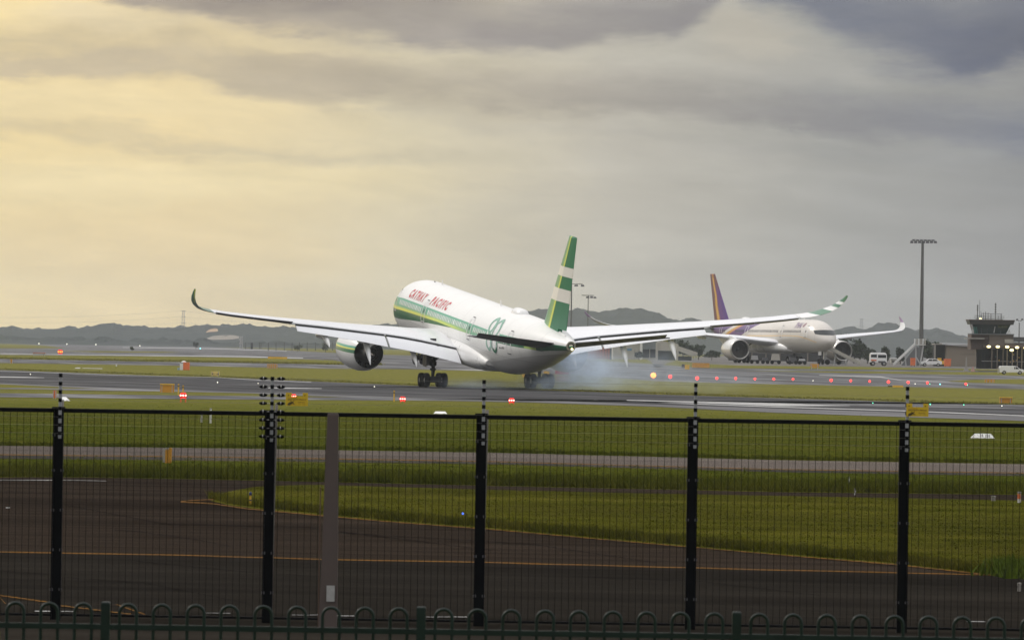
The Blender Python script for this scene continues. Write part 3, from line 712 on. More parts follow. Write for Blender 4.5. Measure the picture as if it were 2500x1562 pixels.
# wing stations: span y, leading edge s, z; box trailing edge s, z; thickness
WS = [(2.0, 19.9, 3.9, 34.2, 3.75, 1.7), (2.98, 20.6, 4.05, 34.4, 3.92, 1.6), (5.5, 22.5, 4.35, 34.8, 4.45, 1.3), (8, 24.2, 4.72, 35.1, 4.95, 1.05), (10.6, 26.0, 5.02, 35.4, 5.32, .9), (14, 28.35, 5.44, 36.65, 5.78, .76), (17, 30.4, 5.85, 37.7, 6.18, .66), (20.3, 32.7, 6.30, 38.9, 6.57, .56), (20.6, 32.9, 6.34, 39.0, 6.62, .54), (24, 35.25, 6.85, 40.3, 7.06, .44), (27, 37.35, 7.34, 41.3, 7.46, .36), (28.9, 38.7, 7.74, 42.0, 7.78, .30)]
WL = [(28.9, 38.7, 7.74, 42.6, 7.80, .30), (29.6, 39.7, 7.95, 43.3, 7.96, .28), (30.3, 40.9, 8.22, 44.1, 8.22, .26), (30.9, 42.2, 8.62, 45.0, 8.56, .22), (31.35, 43.7, 9.05, 46.0, 9.0, .19), (31.65, 45.2, 9.58, 46.9, 9.54, .15), (31.8, 46.6, 10.1, 47.7, 10.07, .11), (31.84, 47.5, 10.45, 48.1, 10.43, .06)]
def wat(y, k):
    return float(np.interp(y, [w[0] for w in WS], [w[k] for w in WS]))

def text_mesh(txt, size, shear=0., bold=0., space=1.0):
    cu = bpy.data.curves.new('t', 'FONT'); cu.body = txt; cu.size = size; cu.shear = shear; cu.offset = bold; cu.space_character = space
    cu.resolution_u = 3
    o = bpy.data.objects.new('t', cu); COL.objects.link(o)
    dg = bpy.context.evaluated_depsgraph_get(); me = bpy.data.meshes.new_from_object(o.evaluated_get(dg))
    bpy.data.objects.remove(o); bpy.data.curves.remove(cu)
    return me
def wrap_text(name, txt, mat, parent, s0, s1, z0, z1, side, bold=.02, off=.02, space=1.):
    """lettering printed on the fuselage between stations s0..s1 and heights z0..z1"""
    me = text_mesh(txt, 1.0, 0., bold, space)
    bm = bmesh.new(); bm.from_mesh(me); bpy.data.meshes.remove(me)
    xs = [v.co.x for v in bm.verts]; ys = [v.co.y for v in bm.verts]; x0, x1, y0, y1 = min(xs), max(xs), min(ys), max(ys)
    for k in range(1, 8):
        bmesh.ops.bisect_plane(bm, geom=bm.verts[:] + bm.edges[:] + bm.faces[:], plane_co=(0, y0 + (y1 - y0) * k / 8, 0), plane_no=(0, 1, 0))
    sm = (s0 + s1) / 2; t_, b, w = fprof(sm); h = (t_ - b) / 2; c = (t_ + b) / 2
    a0, a1 = math.acos((z0 - c) / h), math.acos((z1 - c) / h)
    for v in bm.verts:
        f = (v.co.x - x0) / (x1 - x0); g = (v.co.y - y0) / (y1 - y0)
        s = s0 + (s1 - s0) * f
        v.co = fpt(s, a0 + (a1 - a0) * g, side, off)
    me = bpy.data.meshes.new(name); bm.to_mesh(me); bm.free(); me.materials.append(mat)
    o = bpy.data.objects.new(name, me); COL.objects.link(o); o.parent = parent
    return o

def airliner(name, label, L, loc, heading, pitch, down):
    A = thing(name, label, 'airliner'); A.rotation_mode = 'XYZ'
    A.matrix_world = Matrix.Translation(loc) @ Matrix.Rotation(R(heading), 4, 'Z') @ Matrix.Rotation(R(pitch), 4, 'X') @ Matrix.Rotation(R(-.4 if down else 0), 4, 'Y')
    green = L == 'green'
    # fuselage
    ss = sorted(set([0, .04, .12, .2, .3, .45, .6, .8] + [1 + .33 * k for k in range(30)] + [11 + 1.0 * k for k in range(54)] + [65.3, 65.6, 65.9]))
    m = MB(); m.loft([[tuple(fpt(s, 2 * math.pi * k / 64, 1)) for k in range(64)] for s in ss if s <= 65.9])
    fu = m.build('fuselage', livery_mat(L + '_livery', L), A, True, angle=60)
    # belly and wing-root fairing
    m = MB(); rings = []
    for s, wd, zb, ztp in [(17.3, 2.2, 2.3, 3.4), (18.5, 2.75, 2.16, 4.0), (20.5, 3.05, 2.05, 4.4), (24, 3.22, 1.98, 4.7), (28, 3.28, 1.95, 4.9), (34, 3.3, 1.95, 5.0), (37, 3.25, 2.0, 4.95), (39.5, 3.14, 2.12, 4.75), (41.5, 3.0, 2.3, 4.5), (43.2, 2.84, 2.62, 4.15), (44.2, 2.7, 3.0, 3.8)]:
        ring = []
        for k in range(40):
            th = 2 * math.pi * k / 40; c, d = math.cos(th), math.sin(th); e_ = .75
            ring.append((wd * math.copysign(abs(d) ** e_, d), 33.5 - s, (zb + ztp) / 2 + (ztp - zb) / 2 * math.copysign(abs(c) ** e_, c)))
        rings.append(ring)
    m.loft(rings); m.build('belly_fairing', M['white_paint'], A, True, angle=50)
    # cabin windows, doors
    def frame_patch(mb, s0, s1, z0, z1, side, off, n=5):
        r = [[tuple(fz(s, z0 + (z1 - z0) * k / n, side, off)) for k in range(n + 1)] for s in (s0, s1)]
        mb.loft(r, cap=False, close=False)
    doors = [5.9, 18.75, 37.9, 52.9]
    M['window_sky_sheen'] = M.get('window_sky_sheen') or mk('window_sky_sheen', (.86, .87, .84), .25, coat=.5)  # solid pale panes: the sky's reflection is put into the colour
    for side in (-1, 1):
        for a, b in ((8.2, 17.6), (20.4, 24.3), (24.7, 30.2), (30.6, 36.8), (39.4, 44.3)) + (((50.0, 51.6),) if True else ()):
            m = MB(); s = a
            while s < b:
                frame_patch(m, s, s + .31, 5.91, 6.37, side, .012, 3); s += .635
            o = m.build('window_row', M['window_sky_sheen'] if green else M['glass_dark'], A, fix=False); o['kind'] = 'stuff'
        for ds in doors:
            m = MB(); w, bdr = .56, .17
            for a, b, c, d in ((ds - w - bdr, ds - w, 5.05, 7.05), (ds + w, ds + w + bdr, 5.05, 7.05), (ds - w, ds + w, 5.05, 5.16), (ds - w, ds + w, 6.95, 7.05)):
                frame_patch(m, a, b, c, d, side, .03, 6)
            dr = m.build('door', M['white_paint'], A, fix=False)
            m = MB(); frame_patch(m, ds - .12, ds + .12, 5.95, 6.3, side, .03, 2); m.build('door_window', M['glass_dark'], dr, fix=False)
            m = MB(); frame_patch(m, ds - .5, ds + .5, 5.02, 5.1, side, .06, 2); m.build('door_sill', M['dark_grey'], dr, fix=False)
            m = MB(); frame_patch(m, ds - .45, ds + .45, 7.12, 7.2, side, .04, 2); m.build('door_gutter', M['dark_grey'], dr, fix=False)
    # flight-deck windscreen: a dark band round the nose
    m = MB(); N = 30
    for k in range(-N, N):
        row = []
        for kk in (k, k + 1):
            f = abs(kk) / N
            z_hi = 6.45 - .15 * f ** 3; z_lo = 5.5 + .2 * f ** 4
            side = 1 if kk >= 0 else -1
            # station where the nose surface reaches azimuth f * 80 degrees at height z
            col = []
            for q in range(5):
                z = z_lo + (z_hi - z_lo) * q / 4
                lo, hi = .2, 3.4 + .2 * q / 4
                xx = f * 2.02
                best = None
                for i in range(60):
                    s = lo + (hi - lo) * i / 59; t_, b, w = fprof(s); h = (t_ - b) / 2; c = (t_ + b) / 2
                    if abs(z - c) >= h: continue
                    xw = w * math.sqrt(1 - ((z - c) / h) ** 2)
                    if xw >= xx: best = (s, z); break
                if best is None: best = (hi, z)
                s = best[0]; p = Vector((side * xx, 33.5 - s + .05, z + .015)); p.x += side * .02; col.append(tuple(p))
            row.append(col)
        m.loft(row, cap=False, close=False)
    m.build('windscreen', M['glass_dark'], A, True)
    # radome hump, aerials, beacon, tail cone
    m = MB(); rings = []
    for f, k in ((0, .05), (.06, .6), (.15, .95), (.4, 1), (.75, 1), (.9, .7), (1, .05)):
        rings.append([(.62 * k ** .5 * math.cos(a), 33.5 - (44.6 + 3.4 * f), 8.28 + (.52 * k) * max(0, math.sin(a))) for a in [math.pi * i / 12 for i in range(13)]])
    m.loft(rings); m.build('satellite_antenna', M['white_paint'], A, True, angle=60)
    for s, h in ((14.2, .55), (38.5, .6), (11.0, .16)):
        m = MB(); m.tap((0, 33.5 - s, 8.3), (.08, .5), (.04, .2), h); m.build('aerial', M['white_paint'] if h > .3 else M['dark_grey'], A)
    m = MB(); m.lathe([(-32.1, .46), (-32.5, .45), (-32.5, .30), (-31.6, .26), (-31.6, .01)], (0, 0, 6.95), 'Y', 24); m.build('exhaust_cone', M['metal'], A, True)
    m = MB(); m.lathe([(-31.62, .30), (-32.47, .31), (-32.44, .2)], (0, 0, 6.95), 'Y', 20); m.build('exhaust_duct', M['black'], A, True)
    m = MB(); m.lathe([(-32.5, .02), (-32.56, .07), (-32.52, .11), (-32.4, .11)], (.10, 0, 6.68), 'Y', 10, True); m.build('tail_light', M['lamp_warm'], A, True)
    # fin and rudder (flat-sided behind the box spar)
    def fring(z, f0, f1, ):
        le = np.interp(z, [8.0, 17.05], [55.6, 64.2]); te = np.interp(z, [7.8, 17.05], [63.9, 67.0]); c = te - le
        prof = [(0, .004), (.03, .016), (.12, .028), (.42, .045), (.72, .026), (1., .003)]
        up, dn = [], []
        for f, h in prof:
            if f < f0 - 1e-6 or f > f1 + 1e-6: continue
            up.append((h * c, 33.5 - (le + f * c), z)); dn.append((-h * c, 33.5 - (le + f * c), z))
        return up + dn[::-1]
    fm = fin_mat(L + '_fin', L)
    zs = [7.3, 8.2, 9.5, 11, 12.5, 14, 15.5, 16.6, 16.95]
    m = MB(); m.loft([fring(z, 0, .72) for z in zs] + [[(p[0] * .3, p[1], p[2]) for p in fring(17.1, 0, .72)]]); fin = m.build('tail_fin', fm, A, True, angle=3)
    m = MB(); m.loft([fring(z, .72, 1) for z in zs[1:]] + [[(p[0] * .3, p[1], p[2]) for p in fring(17.08, .72, 1)]]); m.build('rudder', fm, fin, True, angle=3)
    m = MB(); m.loft([[(w * x_, 33.5 - s, z) for x_, z in ((-1, hh - .5), (-.5, hh - .12), (0, hh), (.5, hh - .12), (1, hh - .5))] for s, w, hh in ((53.2, .1, 8.36), (54.5, .3, 8.42), (56.5, .5, 8.42), (60, .5, 8.2), (63.8, .25, 7.75))], close=False, cap=False)
    m.build('fin_root_fairing', fu.data.materials[0], A, True)
    # wings
    up = (0, .05, 1)
    if not down:
        dr_ = lambda y: 1.05 * max(0, (y - 3) / 26) ** 1.7
        WS_ = [(y, a, za - dr_(y), b, zb - dr_(y), th) for y, a, za, b, zb, th in WS]; WL_ = [(y, a, za - dr_(min(y, 29.5)), b, zb - dr_(min(y, 29.5)), th) for y, a, za, b, zb, th in WL]
    else: WS_, WL_ = WS, WL
    wat = lambda y, k: float(np.interp(y, [w[0] for w in WS_], [w[k] for w in WS_]))
    for sd in (-1, 1):
        X = lambda y: sd * y
        m = MB(); m.loft([foil((X(y), 33.5 - a, za), (X(y), 33.5 - b, zb), th, up, blunt=.16 if y < 28 else .08) for y, a, za, b, zb, th in WS_])
        wing = m.build('wing', M['wing_paint'], A, True, angle=40)
        m = MB(); rings = []
        for i, (y, a, za, b, zb, th) in enumerate(WL_):
            j0, j1 = max(0, i - 1), min(len(WL) - 1, i + 1)
            dyy, dzz = WL_[j1][0] - WL_[j0][0], WL_[j1][2] - WL_[j0][2]
            rings.append(foil((X(y), 33.5 - a, za), (X(y), 33.5 - b, zb), th, (-sd * dzz, 0, dyy)))
        m.loft(rings)
        wk = ('green_solid' if sd < 0 else 'green_striped') if green else 'purple'
        m.build('winglet', winglet_mat(L + '_winglet_' + wk, wk), A, True, angle=50)
        # flaps
        for y0, y1, c0, c1 in ((3.35, 10.5, 2.7, 2.1), (10.72, 20.2, 2.1, 1.1)):
            rings = []
            for k in range(5):
                y = y0 + (y1 - y0) * k / 4; c = c0 + (c1 - c0) * k / 4; s0, z0 = wat(y, 3), wat(y, 4)
                if down: a = R(24 if y < 11 else 22); le = (s0 + .07, z0 - .28); te = (le[0] + c * math.cos(a), le[1] - c * math.sin(a))
                else: a = R(4); le = (s0 - .5, z0 - .2); te = (s0 + 1.35 * c / 2., z0 - .16)
                rings.append(foil((X(y), 33.5 - le[0], le[1]), (X(y), 33.5 - te[0], te[1]), .26 * c / 2 if down else .3, (0, -math.sin(a), math.cos(a))))
            m = MB(); m.loft(rings); m.build('flap', M['wing_paint'], A, True, angle=50)
            m = MB(); r0 = []
            for k in range(5):
                y = y0 + (y1 - y0) * k / 4; s0, z0 = wat(y, 3), wat(y, 4)
                r0.append([(X(y), 33.5 - s0 + .02, z0 - .08), (X(y), 33.5 - s0 - .04, z0 - .1), (X(y), 33.5 - s0 - .04, z0 - .3), (X(y), 33.5 - s0 + .02, z0 - .38)])
            m.loft(r0); m.build('flap_gap_shade', M['black'], A)  # black strip painted in for the shade of the flap cove
        # drooped-up ailerons show their underside, its shade put into the landing jet's dark paint
        for y0, y1 in ((20.7, 24.6), (24.75, 28.6)):
            rings = []; rr = []
            for k in range(4):
                y = y0 + (y1 - y0) * k / 3; s0, z0 = wat(y, 3), wat(y, 4); c = 1.25 - .035 * (y - 20.6); a = R(16) if down else R(-3)
                rings.append(foil((X(y), 33.5 - s0 + .05, z0 - .09), (X(y), 33.5 - s0 - c * math.cos(a), z0 - .2 + c * math.sin(a)), .22, (0, math.sin(a), math.cos(a))))
            m = MB(); m.loft(rings); m.build('aileron', M['stab_paint_shaded'] if down else M['wing_paint'], A, True, angle=50)
        # spoiler joints on the upper skin
        # flap track fairings
        for y, ln in ((7.9, 1.0), (12.7, 1.25), (17.1, 1.1)):
            if green and sd < 0 and y > 15: ln = .55
            s0, z0 = wat(y, 3), wat(y, 4)
            zz = z0 - .75 if down else z0 - .35; m = MB(); rings = []
            pts = [(-3.6, .02, .03), (-2.8, .2, .2), (-1.5, .3, .36), (.3, .3, .45)]
            for f, w, h in pts: rings.append([(X(y) + w * math.cos(a), 33.5 - (s0 + f), zz - .1 + h * math.sin(a) - (.32 if f < -2 else .1 if f < 0 else 0)) for a in [2 * math.pi * i / 10 for i in range(10)]])
            m.loft(rings)
            if down:
                r2 = []
                for f, w, h, dz_ in ((.2, .32, .42, -.05), (1.2, .28, .34, -.62 * ln - .1), (2.0, .16, .2, -1.25 * ln), (2.5, .03, .04, -1.72 * ln)):
                    r2.append([(X(y) + w * math.cos(a), 33.5 - (s0 + f), zz - .1 + dz_ + h * math.sin(a)) for a in [2 * math.pi * i / 10 for i in range(10)]])
            else:
                r2 = []
                for f, w, h, dz_ in ((.2, .3, .42, 0), (1.4, .22, .3, 0), (2.4, .03, .04, .05)):
                    r2.append([(X(y) + w * math.cos(a), 33.5 - (s0 + f), zz - .1 + dz_ + h * math.sin(a)) for a in [2 * math.pi * i / 10 for i in range(10)]])
            m.loft(r2); m.build('flap_track_fairing', M['white_paint'], A, True, angle=50)
        # tailplane and elevator
        inc = R(-5.0 if down else -1)
        def hs(y, f):
            le = np.interp(y, [.6, 9.45], [57.2, 64.0]); te = np.interp(y, [.6, 9.45], [63.4, 66.8]); z = np.interp(y, [.6, 9.2], [6.5, 7.45])
            s = le + (te - le) * f; piv = 61.5
            return (X(y), 33.5 - s, z + (s - piv) * math.sin(-inc) * 1.0)
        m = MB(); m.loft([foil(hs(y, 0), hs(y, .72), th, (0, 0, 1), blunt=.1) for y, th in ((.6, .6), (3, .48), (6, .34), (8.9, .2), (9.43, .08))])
        tp = m.build('tailplane', M['stab_paint_shaded'], A, True, angle=40)
        def el_te(y):
            p0 = hs(y, .72); p1 = hs(y, 1.0); return (p1[0], p1[1], p1[2] + (.30 if down else 0))
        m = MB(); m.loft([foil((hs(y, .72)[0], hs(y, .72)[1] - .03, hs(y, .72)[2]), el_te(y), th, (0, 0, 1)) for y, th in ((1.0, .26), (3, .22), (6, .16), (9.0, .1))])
        m.build('elevator', M['stab_paint_shaded'], tp, True, angle=40)
        # engine
        ex, ez = sd * 10.25, 2.62
        nm = M.get(L + '_nacelle') or nacelle_mat(L + '_nacelle', L); M[L + '_nacelle'] = nm
        e0 = MB(); e0.lathe([(12.55, 1.62), (12.85, 1.72), (12.9, 1.80), (12.8, 1.86), (12.2, 1.93), (11, 1.97), (9.6, 1.96), (8.2, 1.85), (7.2, 1.66), (6.4, 1.47), (6.38, 1.43), (7.2, 1.50), (8.5, 1.56), (9.5, 1.56)], (ex, 0, ez), 'Y', 48)
        en = e0.build('engine', nm, A, True, angle=50)
        e1 = MB(); e1.lathe([(12.55, 1.62), (12.9, 1.66), (12.97, 1.76), (12.86, 1.85), (12.5, 1.90)], (ex, 0, ez), 'Y', 48); e1.build('intake_lip', M['metal'] if not green else M['metal'], en, True)
        e1 = MB(); e1.lathe([(12.6, 1.61), (11.5, 1.55), (11.2, 1.53), (11.2, .01)], (ex, 0, ez), 'Y', 40); e1.build('intake_duct', M['dark_grey'], en, True, angle=50)
        e1 = MB()
        for k in range(22):
            a = 2 * math.pi * k / 22; a2 = a + .2
            e1.quad((ex + .4 * math.cos(a), 11.55, ez + .4 * math.sin(a)), (ex + 1.5 * math.cos(a), 11.6, ez + 1.5 * math.sin(a)), (ex + 1.5 * math.cos(a2), 11.35, ez + 1.5 * math.sin(a2)), (ex + .4 * math.cos(a2 + .1), 11.3, ez + .4 * math.sin(a2 + .1)))
        e1.build('fan', M['dark_metal'], en); e1 = MB(); e1.lathe([(12.1, .01), (11.9, .18), (11.4, .42), (11.2, .45)], (ex, 0, ez), 'Y', 20); e1.build('spinner', M['dark_grey'], en, True)
        e1 = MB(); e1.lathe([(9.4, 1.55), (9.3, .5)], (ex, 0, ez), 'Y', 40); e1.build('bypass_wall', M['black'], en)
        e1 = MB(); e1.lathe([(6.42, 1.425), (7.2, 1.49), (8.5, 1.55), (9.4, 1.55)], (ex, 0, ez), 'Y', 48); e1.build('bypass_duct', M['dark_void'], en, True)
        e1 = MB(); e1.lathe([(9.4, .8), (8.6, .98), (7.4, 1.0), (6.2, .84), (5.2, .66), (5.2, .60), (6.0, .62)], (ex, 0, ez), 'Y', 32); e1.build('core_cowl', M['core_metal'], en, True, angle=50)
        e1 = MB(); e1.lathe([(6.2, .40), (5.4, .40), (4.6, .22), (4.1, .02)], (ex, 0, ez), 'Y', 24, True); e1.build('exhaust_plug', M['core_metal'], en, True)
        e1 = MB()
        for k in range(30):
            a = 2 * math.pi * k / 30; u_ = Vector((math.cos(a), 0, math.sin(a))); n_ = Vector((-math.sin(a), 0, math.cos(a)))
            c0 = Vector((ex, 8.9, ez)) + u_ * .98; c1 = Vector((ex, 8.9, ez)) + u_ * 1.54
            e1.quad(*[tuple(q) for q in (c0 - n_ * .02, c0 + n_ * .02 + Vector((0, -.5, 0)), c1 + n_ * .02 + Vector((0, -.5, 0)), c1 - n_ * .02)])
        o = e1.build('outlet_vanes', M['dark_metal'], en); o['kind'] = 'stuff'
        e1 = MB(); wz = wat(10.4, 4)
        e1.loft([[(ex + w * x_, yy, z_) for x_, z_ in ((-1, zb), (-1, zt_), (1, zt_), (1, zb))] for yy, w, zb, zt_ in ((10.8, .06, 4.3, 4.6), (9.0, .22, 4.0, 4.95), (7.2, .26, 3.4, 5.2), (5.5, .26, 3.2, 5.25), (3.5, .22, 3.7, 5.2), (.8, .04, 4.7, 5.1))])
        e1.build('pylon', M['white_paint'], en, True, angle=50)
        # main gear
        gx = sd * 5.3; zc = 1.62
        g = MB(); g.tube((gx, 0, .85), (gx, .05, 2.3), .16, .16, 12).tube((gx, .05, 2.2), (gx, .25, 4.7), .26, .3, 12)
        g.lathe([(2.05, .26), (2.15, .36), (2.45, .36), (2.55, .28)], (gx, .04, 0), 'Z', 12).lathe([(1.6, .18), (1.66, .3), (1.8, .3), (1.86, .18)], (gx, .04, 0), 'Z', 12)
        g.tube((gx, -.2, 1.1), (gx, -.55, 1.75), .09).tube((gx, -.55, 1.75), (gx, -.15, 2.4), .09)
        gear = g.build('main_gear', M['strut'], A, True, angle=50)
        g = MB(); g.tube((gx, .1, 2.5), (gx - sd * 1.9, .5, 3.9), .14, .12).tube((gx, .1, 2.35), (gx - sd * 1.0, 1.6, 4.3), .12, .1); g.build('side_stay', M['strut'], gear)
        g = MB(); g.tube((gx, .1, 2.45), (gx + .05, -1.6, 4.2), .1, .1); g.build('drag_stay', M['strut'], gear)
        dq = Matrix.Rotation(R(-8 * sd), 3, 'Y')
        if green:
            g = MB(); g.box((gx + sd * .78, .25, 3.0), (.08, 1.5, 2.0)); g.box((gx + sd * .78, .0, 2.9), (1.25, .07, 1.85)) if False else None
            g.build('gear_door', M['brown_grey_door'], gear)
            g = MB(); g.box((gx - .34 if sd < 0 else gx + .34, .75, 3.0), (.95, .07, 1.95)); g.build('leg_door', M['brown_grey_door'], gear)
        bz = .80 - (.1 if green else 0); bg_ = MB(); bg_.box((gx, 0, bz), (.3, 2.5, .32)).box((gx, 1.0, bz + .05), (1.15, .5, .62)).box((gx, -1.0, bz + .05), (1.15, .5, .62)); bg_.tube((gx - .85, 1.02, bz), (gx + .85, 1.02, bz), .13).tube((gx - .85, -1.02, bz), (gx + .85, -1.02, bz), .13)
        beam = bg_.build('bogie', M['strut'], gear)
        for v_ in beam.data.vertices: v_.co.y -= 0; 
        beam.data.transform(Matrix.Translation((-gx, 0, -bz))); beam.location = (gx, 0, bz); beam.rotation_euler = (R(-pitch), 0, 0)
        for wx in (-.87, .87):
            for wy in (-1.02, 1.02):
                w_ = MB(); w_.lathe([(-.26, .36), (-.27, .5), (-.25, .62), (-.18, .685), (-.06, .70), (.06, .70), (.18, .685), (.25, .62), (.27, .5), (.26, .36), (.16, .34), (-.16, .34), (-.26, .36)], (0, 0, 0), 'X', 28)
                w_.lathe([(-.16, .34), (-.2, .2), (-.24, .1), (-.24, .01)], (0, 0, 0), 'X', 16); w_.lathe([(.16, .34), (.2, .2), (.24, .1), (.24, .01)], (0, 0, 0), 'X', 16)
                wo_ = w_.build('wheel', M['rubber'], gear, True, angle=40); cy, sy = math.cos(R(-pitch)), math.sin(R(-pitch))
                wo_.location = (gx + wx, wy * cy, bz + wy * sy)
                wo_.data.materials.append(M['metal'])
                for p_ in wo_.data.polygons:
                    r_ = math.hypot(p_.center.y, p_.center.z)
                    if r_ < .33: p_.material_index = 1
        if True:
            pass
    # nose gear
    ny, nz = 28.6, (.05 if not green else -.42)
    g = MB(); g.tube((0, ny, .55 + nz), (0, ny + .1, 2.9), .12, .15, 12).tube((0, ny, 1.3), (0, ny + 1.2, 2.7), .07).tube((-.34, ny, .53 + nz), (.34, ny, .53 + nz), .1); ng = g.build('nose_gear', M['strut'], A, True, angle=50)
    for wx in (-.36, .36):
        w_ = MB(); w_.lathe([(-.17, .28), (-.19, .4), (-.13, .5), (0, .53), (.13, .5), (.19, .4), (.17, .28), (.1, .1), (0.1, .01), (-.1, .01), (-.1, .1), (-.17, .28)], (0, 0, 0), 'X', 24)
        o = w_.build('wheel', M['rubber'], ng, True, angle=40); o.location = (wx, ny, .53 + nz)
    for wx in (-.55, .55):
        g = MB(); g.box((wx, ny + .9, 2.15), (.05, 1.6, .75)); g.build('nose_gear_door', M['white_paint'], ng)
    # print
    if green:
        wrap_text('lettering', 'CATHAY', M['red_paint'], A, 10.6, 17.05, 6.80, 7.62, -1, .055, space=1.6)
        wrap_text('lettering', 'PACIFIC', M['red_paint'], A, 19.75, 26.7, 6.82, 7.64, -1, .055, space=1.6)
        wrap_text('registration', 'B-LRJ', M['dark_grey'], A, 50.0, 51.5, 5.28, 5.5, -1, .02)
        # interlaced ribbons of the anniversary figure 80
        def ribbon(name, pts, wd, mat, off):
            c = [Vector(p) for p in pts]; n = len(c); q = []
            for i in range(n):                                   # closed Catmull-Rom
                p0, p1, p2, p3 = c[i - 1], c[i], c[(i + 1) % n], c[(i + 2) % n]
                for k in range(5):
                    t_ = k / 5; q.append(.5 * ((2 * p1) + (p2 - p0) * t_ + (2 * p0 - 5 * p1 + 4 * p2 - p3) * t_ ** 2 + (3 * p1 - p0 - 3 * p2 + p3) * t_ ** 3))
            ins, outs = [], []
            cen = sum(q, Vector((0, 0))) / len(q)
            for i in range(len(q)):
                d = (q[(i + 1) % len(q)] - q[i - 1]); d = Vector((d.x, d.y * 2.2)); nrm = Vector((-d.y, d.x)).normalized()
                w_ = wd * (1.0 + .3 * abs(nrm.y))
                for sgn, lst in ((-1, ins), (1, outs)):
                    s_ = q[i].x + nrm.x * w_ * sgn; z_ = q[i].y + nrm.y * w_ * .55 * sgn; lst.append(tuple(fz(s_, z_, -1, off)))
            m = MB(); m.loft([ins, outs], cap=False); return m.build(name, mat, A, fix=False)
        def poly(name, pts, mat, off):
            m = MB(); c = Vector((sum(p[0] for p in pts) / len(pts), sum(p[1] for p in pts) / len(pts)))
            rings = [[tuple(fz(c.x + (p[0] - c.x) * k, c.y + (p[1] - c.y) * k, -1, off)) for p in pts] for k in (.02, .35, .7, 1)]
            m.loft(rings, cap=False); return m.build(name, mat, A, fix=False)
        aT = [(45.5, 6.40), (44.9, 6.75), (44.7, 7.15), (44.9, 7.5), (45.5, 7.66), (46.1, 7.5), (46.35, 7.1), (46.2, 6.65)]
        aB = [(45.9, 6.30), (45.45, 5.9), (45.35, 5.45), (45.7, 5.05), (46.4, 4.86), (46.95, 5.2), (46.95, 5.65), (46.5, 6.1)]
        bT = [(46.9, 6.25), (46.85, 6.8), (46.8, 7.3), (47.2, 7.64), (47.8, 7.62), (48.3, 7.35), (48.7, 6.95), (48.5, 6.45), (47.8, 6.15)]
        bB = [(47.9, 6.2), (47.4, 5.85), (47.35, 5.4), (47.8, 5.0), (48.5, 4.84), (49.05, 5.2), (49.15, 5.7), (48.8, 6.15)]
        poly('logo_ground', [(44.4, 6.9), (45, 7.7), (47.5, 7.75), (48.6, 7.3), (49.2, 6.6), (49.4, 5.6), (48.9, 4.75), (47, 4.75), (45.2, 5.0), (44.8, 5.9)], M['white_paint'], .018)
        for k, (r_, mt) in enumerate(((aT, 'green_light'), (bT, 'green_light'), (aB, 'green_light'), (bB, 'green_dark'))):
            ribbon('logo_ribbon', r_, .2, M[mt], .026 + k * .004)
    else:
        o = wrap_text('lettering', 'THAI', mk('thai_print', (.16, .08, .20), .4), A, 12.6, 9.0, 6.75, 7.75, 1, .03)
        m = MB(); c_ = [(13.5 - 5.6 + .55 * math.cos(a), 7.3 + .42 * math.sin(a)) for a in [2 * math.pi * k / 14 for k in range(14)]]
        m.loft([[tuple(fz(7.9 + (x_ - 7.9) * k, 7.3 + (z_ - 7.3) * k, 1, .02)) for x_, z_ in c_] for k in (.02, .6, 1)], cap=False); m.build('tail_emblem', mk('emblem_print', (.22, .10, .12), .4), A, fix=False)
    return A

H = ray(1186, 951)
LX = H[0] / H[1] * 732.6
jet = airliner('landing_airliner', 'white jet airliner with green stripes and red lettering touching down on the runway', 'green', (LX, 732.6, .1), 14.0, 5.0, True)
p = P(1875, 888, 1430)
thai = airliner('parked_airliner', 'white and purple airliner parked on the apron facing the camera', 'purple', (p.x, p.y, zt(1430)), 180 + 18, 0., False)

# tyre smoke drifting back from the right-hand wheels
gp = Vector((LX, 732.6, 0)) + Vector((5.3 * math.cos(R(14)), 5.3 * math.sin(R(14)), 0))
sm = MB(); sm.box((0, -22, 2.9), (24, 58, 5.7)); 
smat = bpy.data.materials.new('tyre_smoke'); smat.use_nodes = True; smat.node_tree.nodes.clear(); t = Nt(smat.node_tree)
x, y, z = t.sep(t.obj())
def puff(cx, cy, cz, sx, sy, sz, a):
    q = None
    for v, c, s_ in ((x, cx, sx), (y, cy, sy), (z, cz, sz)):
        k = t.m('DIVIDE', t.sub(v, c), s_); k = t.mul(k, k); q = k if q is None else t.add(q, k)
    return t.mul(t.m('EXPONENT', t.mul(q, -1.0)), a)
den = None
for b in SMOKE:
    g_ = puff(*b); den = g_ if den is None else t.add(den, g_)
nn = t.noise(t.comb(t.mul(x, .45), t.mul(y, .12), t.mul(z, .7)), 1.0, 5, .65, .8)
den = t.mul(den, t.ramp(nn, .36, .66, .0, 1.9))
edge_ = t.mul(t.mul(t.ramp(t.m('ABSOLUTE', x), 9.5, 11.8, 1, 0), t.ramp(y, -49, -42, 0, 1)), t.mul(t.ramp(z, 4.6, 5.6, 1, 0), t.ramp(y, 3, 6.5, 1, 0)))
den = t.mul(den, edge_)
pv = t.n('VolumePrincipled'); pv.inputs['Color'].default_value = (.70, .82, 1.0, 1); t.put(pv.inputs['Density'], den); pv.inputs['Anisotropy'].default_value = .15
out = t.n('OutputMaterial'); smat.node_tree.links.new(pv.outputs[0], out.inputs['Volume'])
try: smat.cycles.volume_step_rate = .25
except Exception: pass
o = sm.build('tyre_smoke', smat); o.location = gp; o.rotation_euler = (0, 0, R(14)); tag(o, kind='stuff')
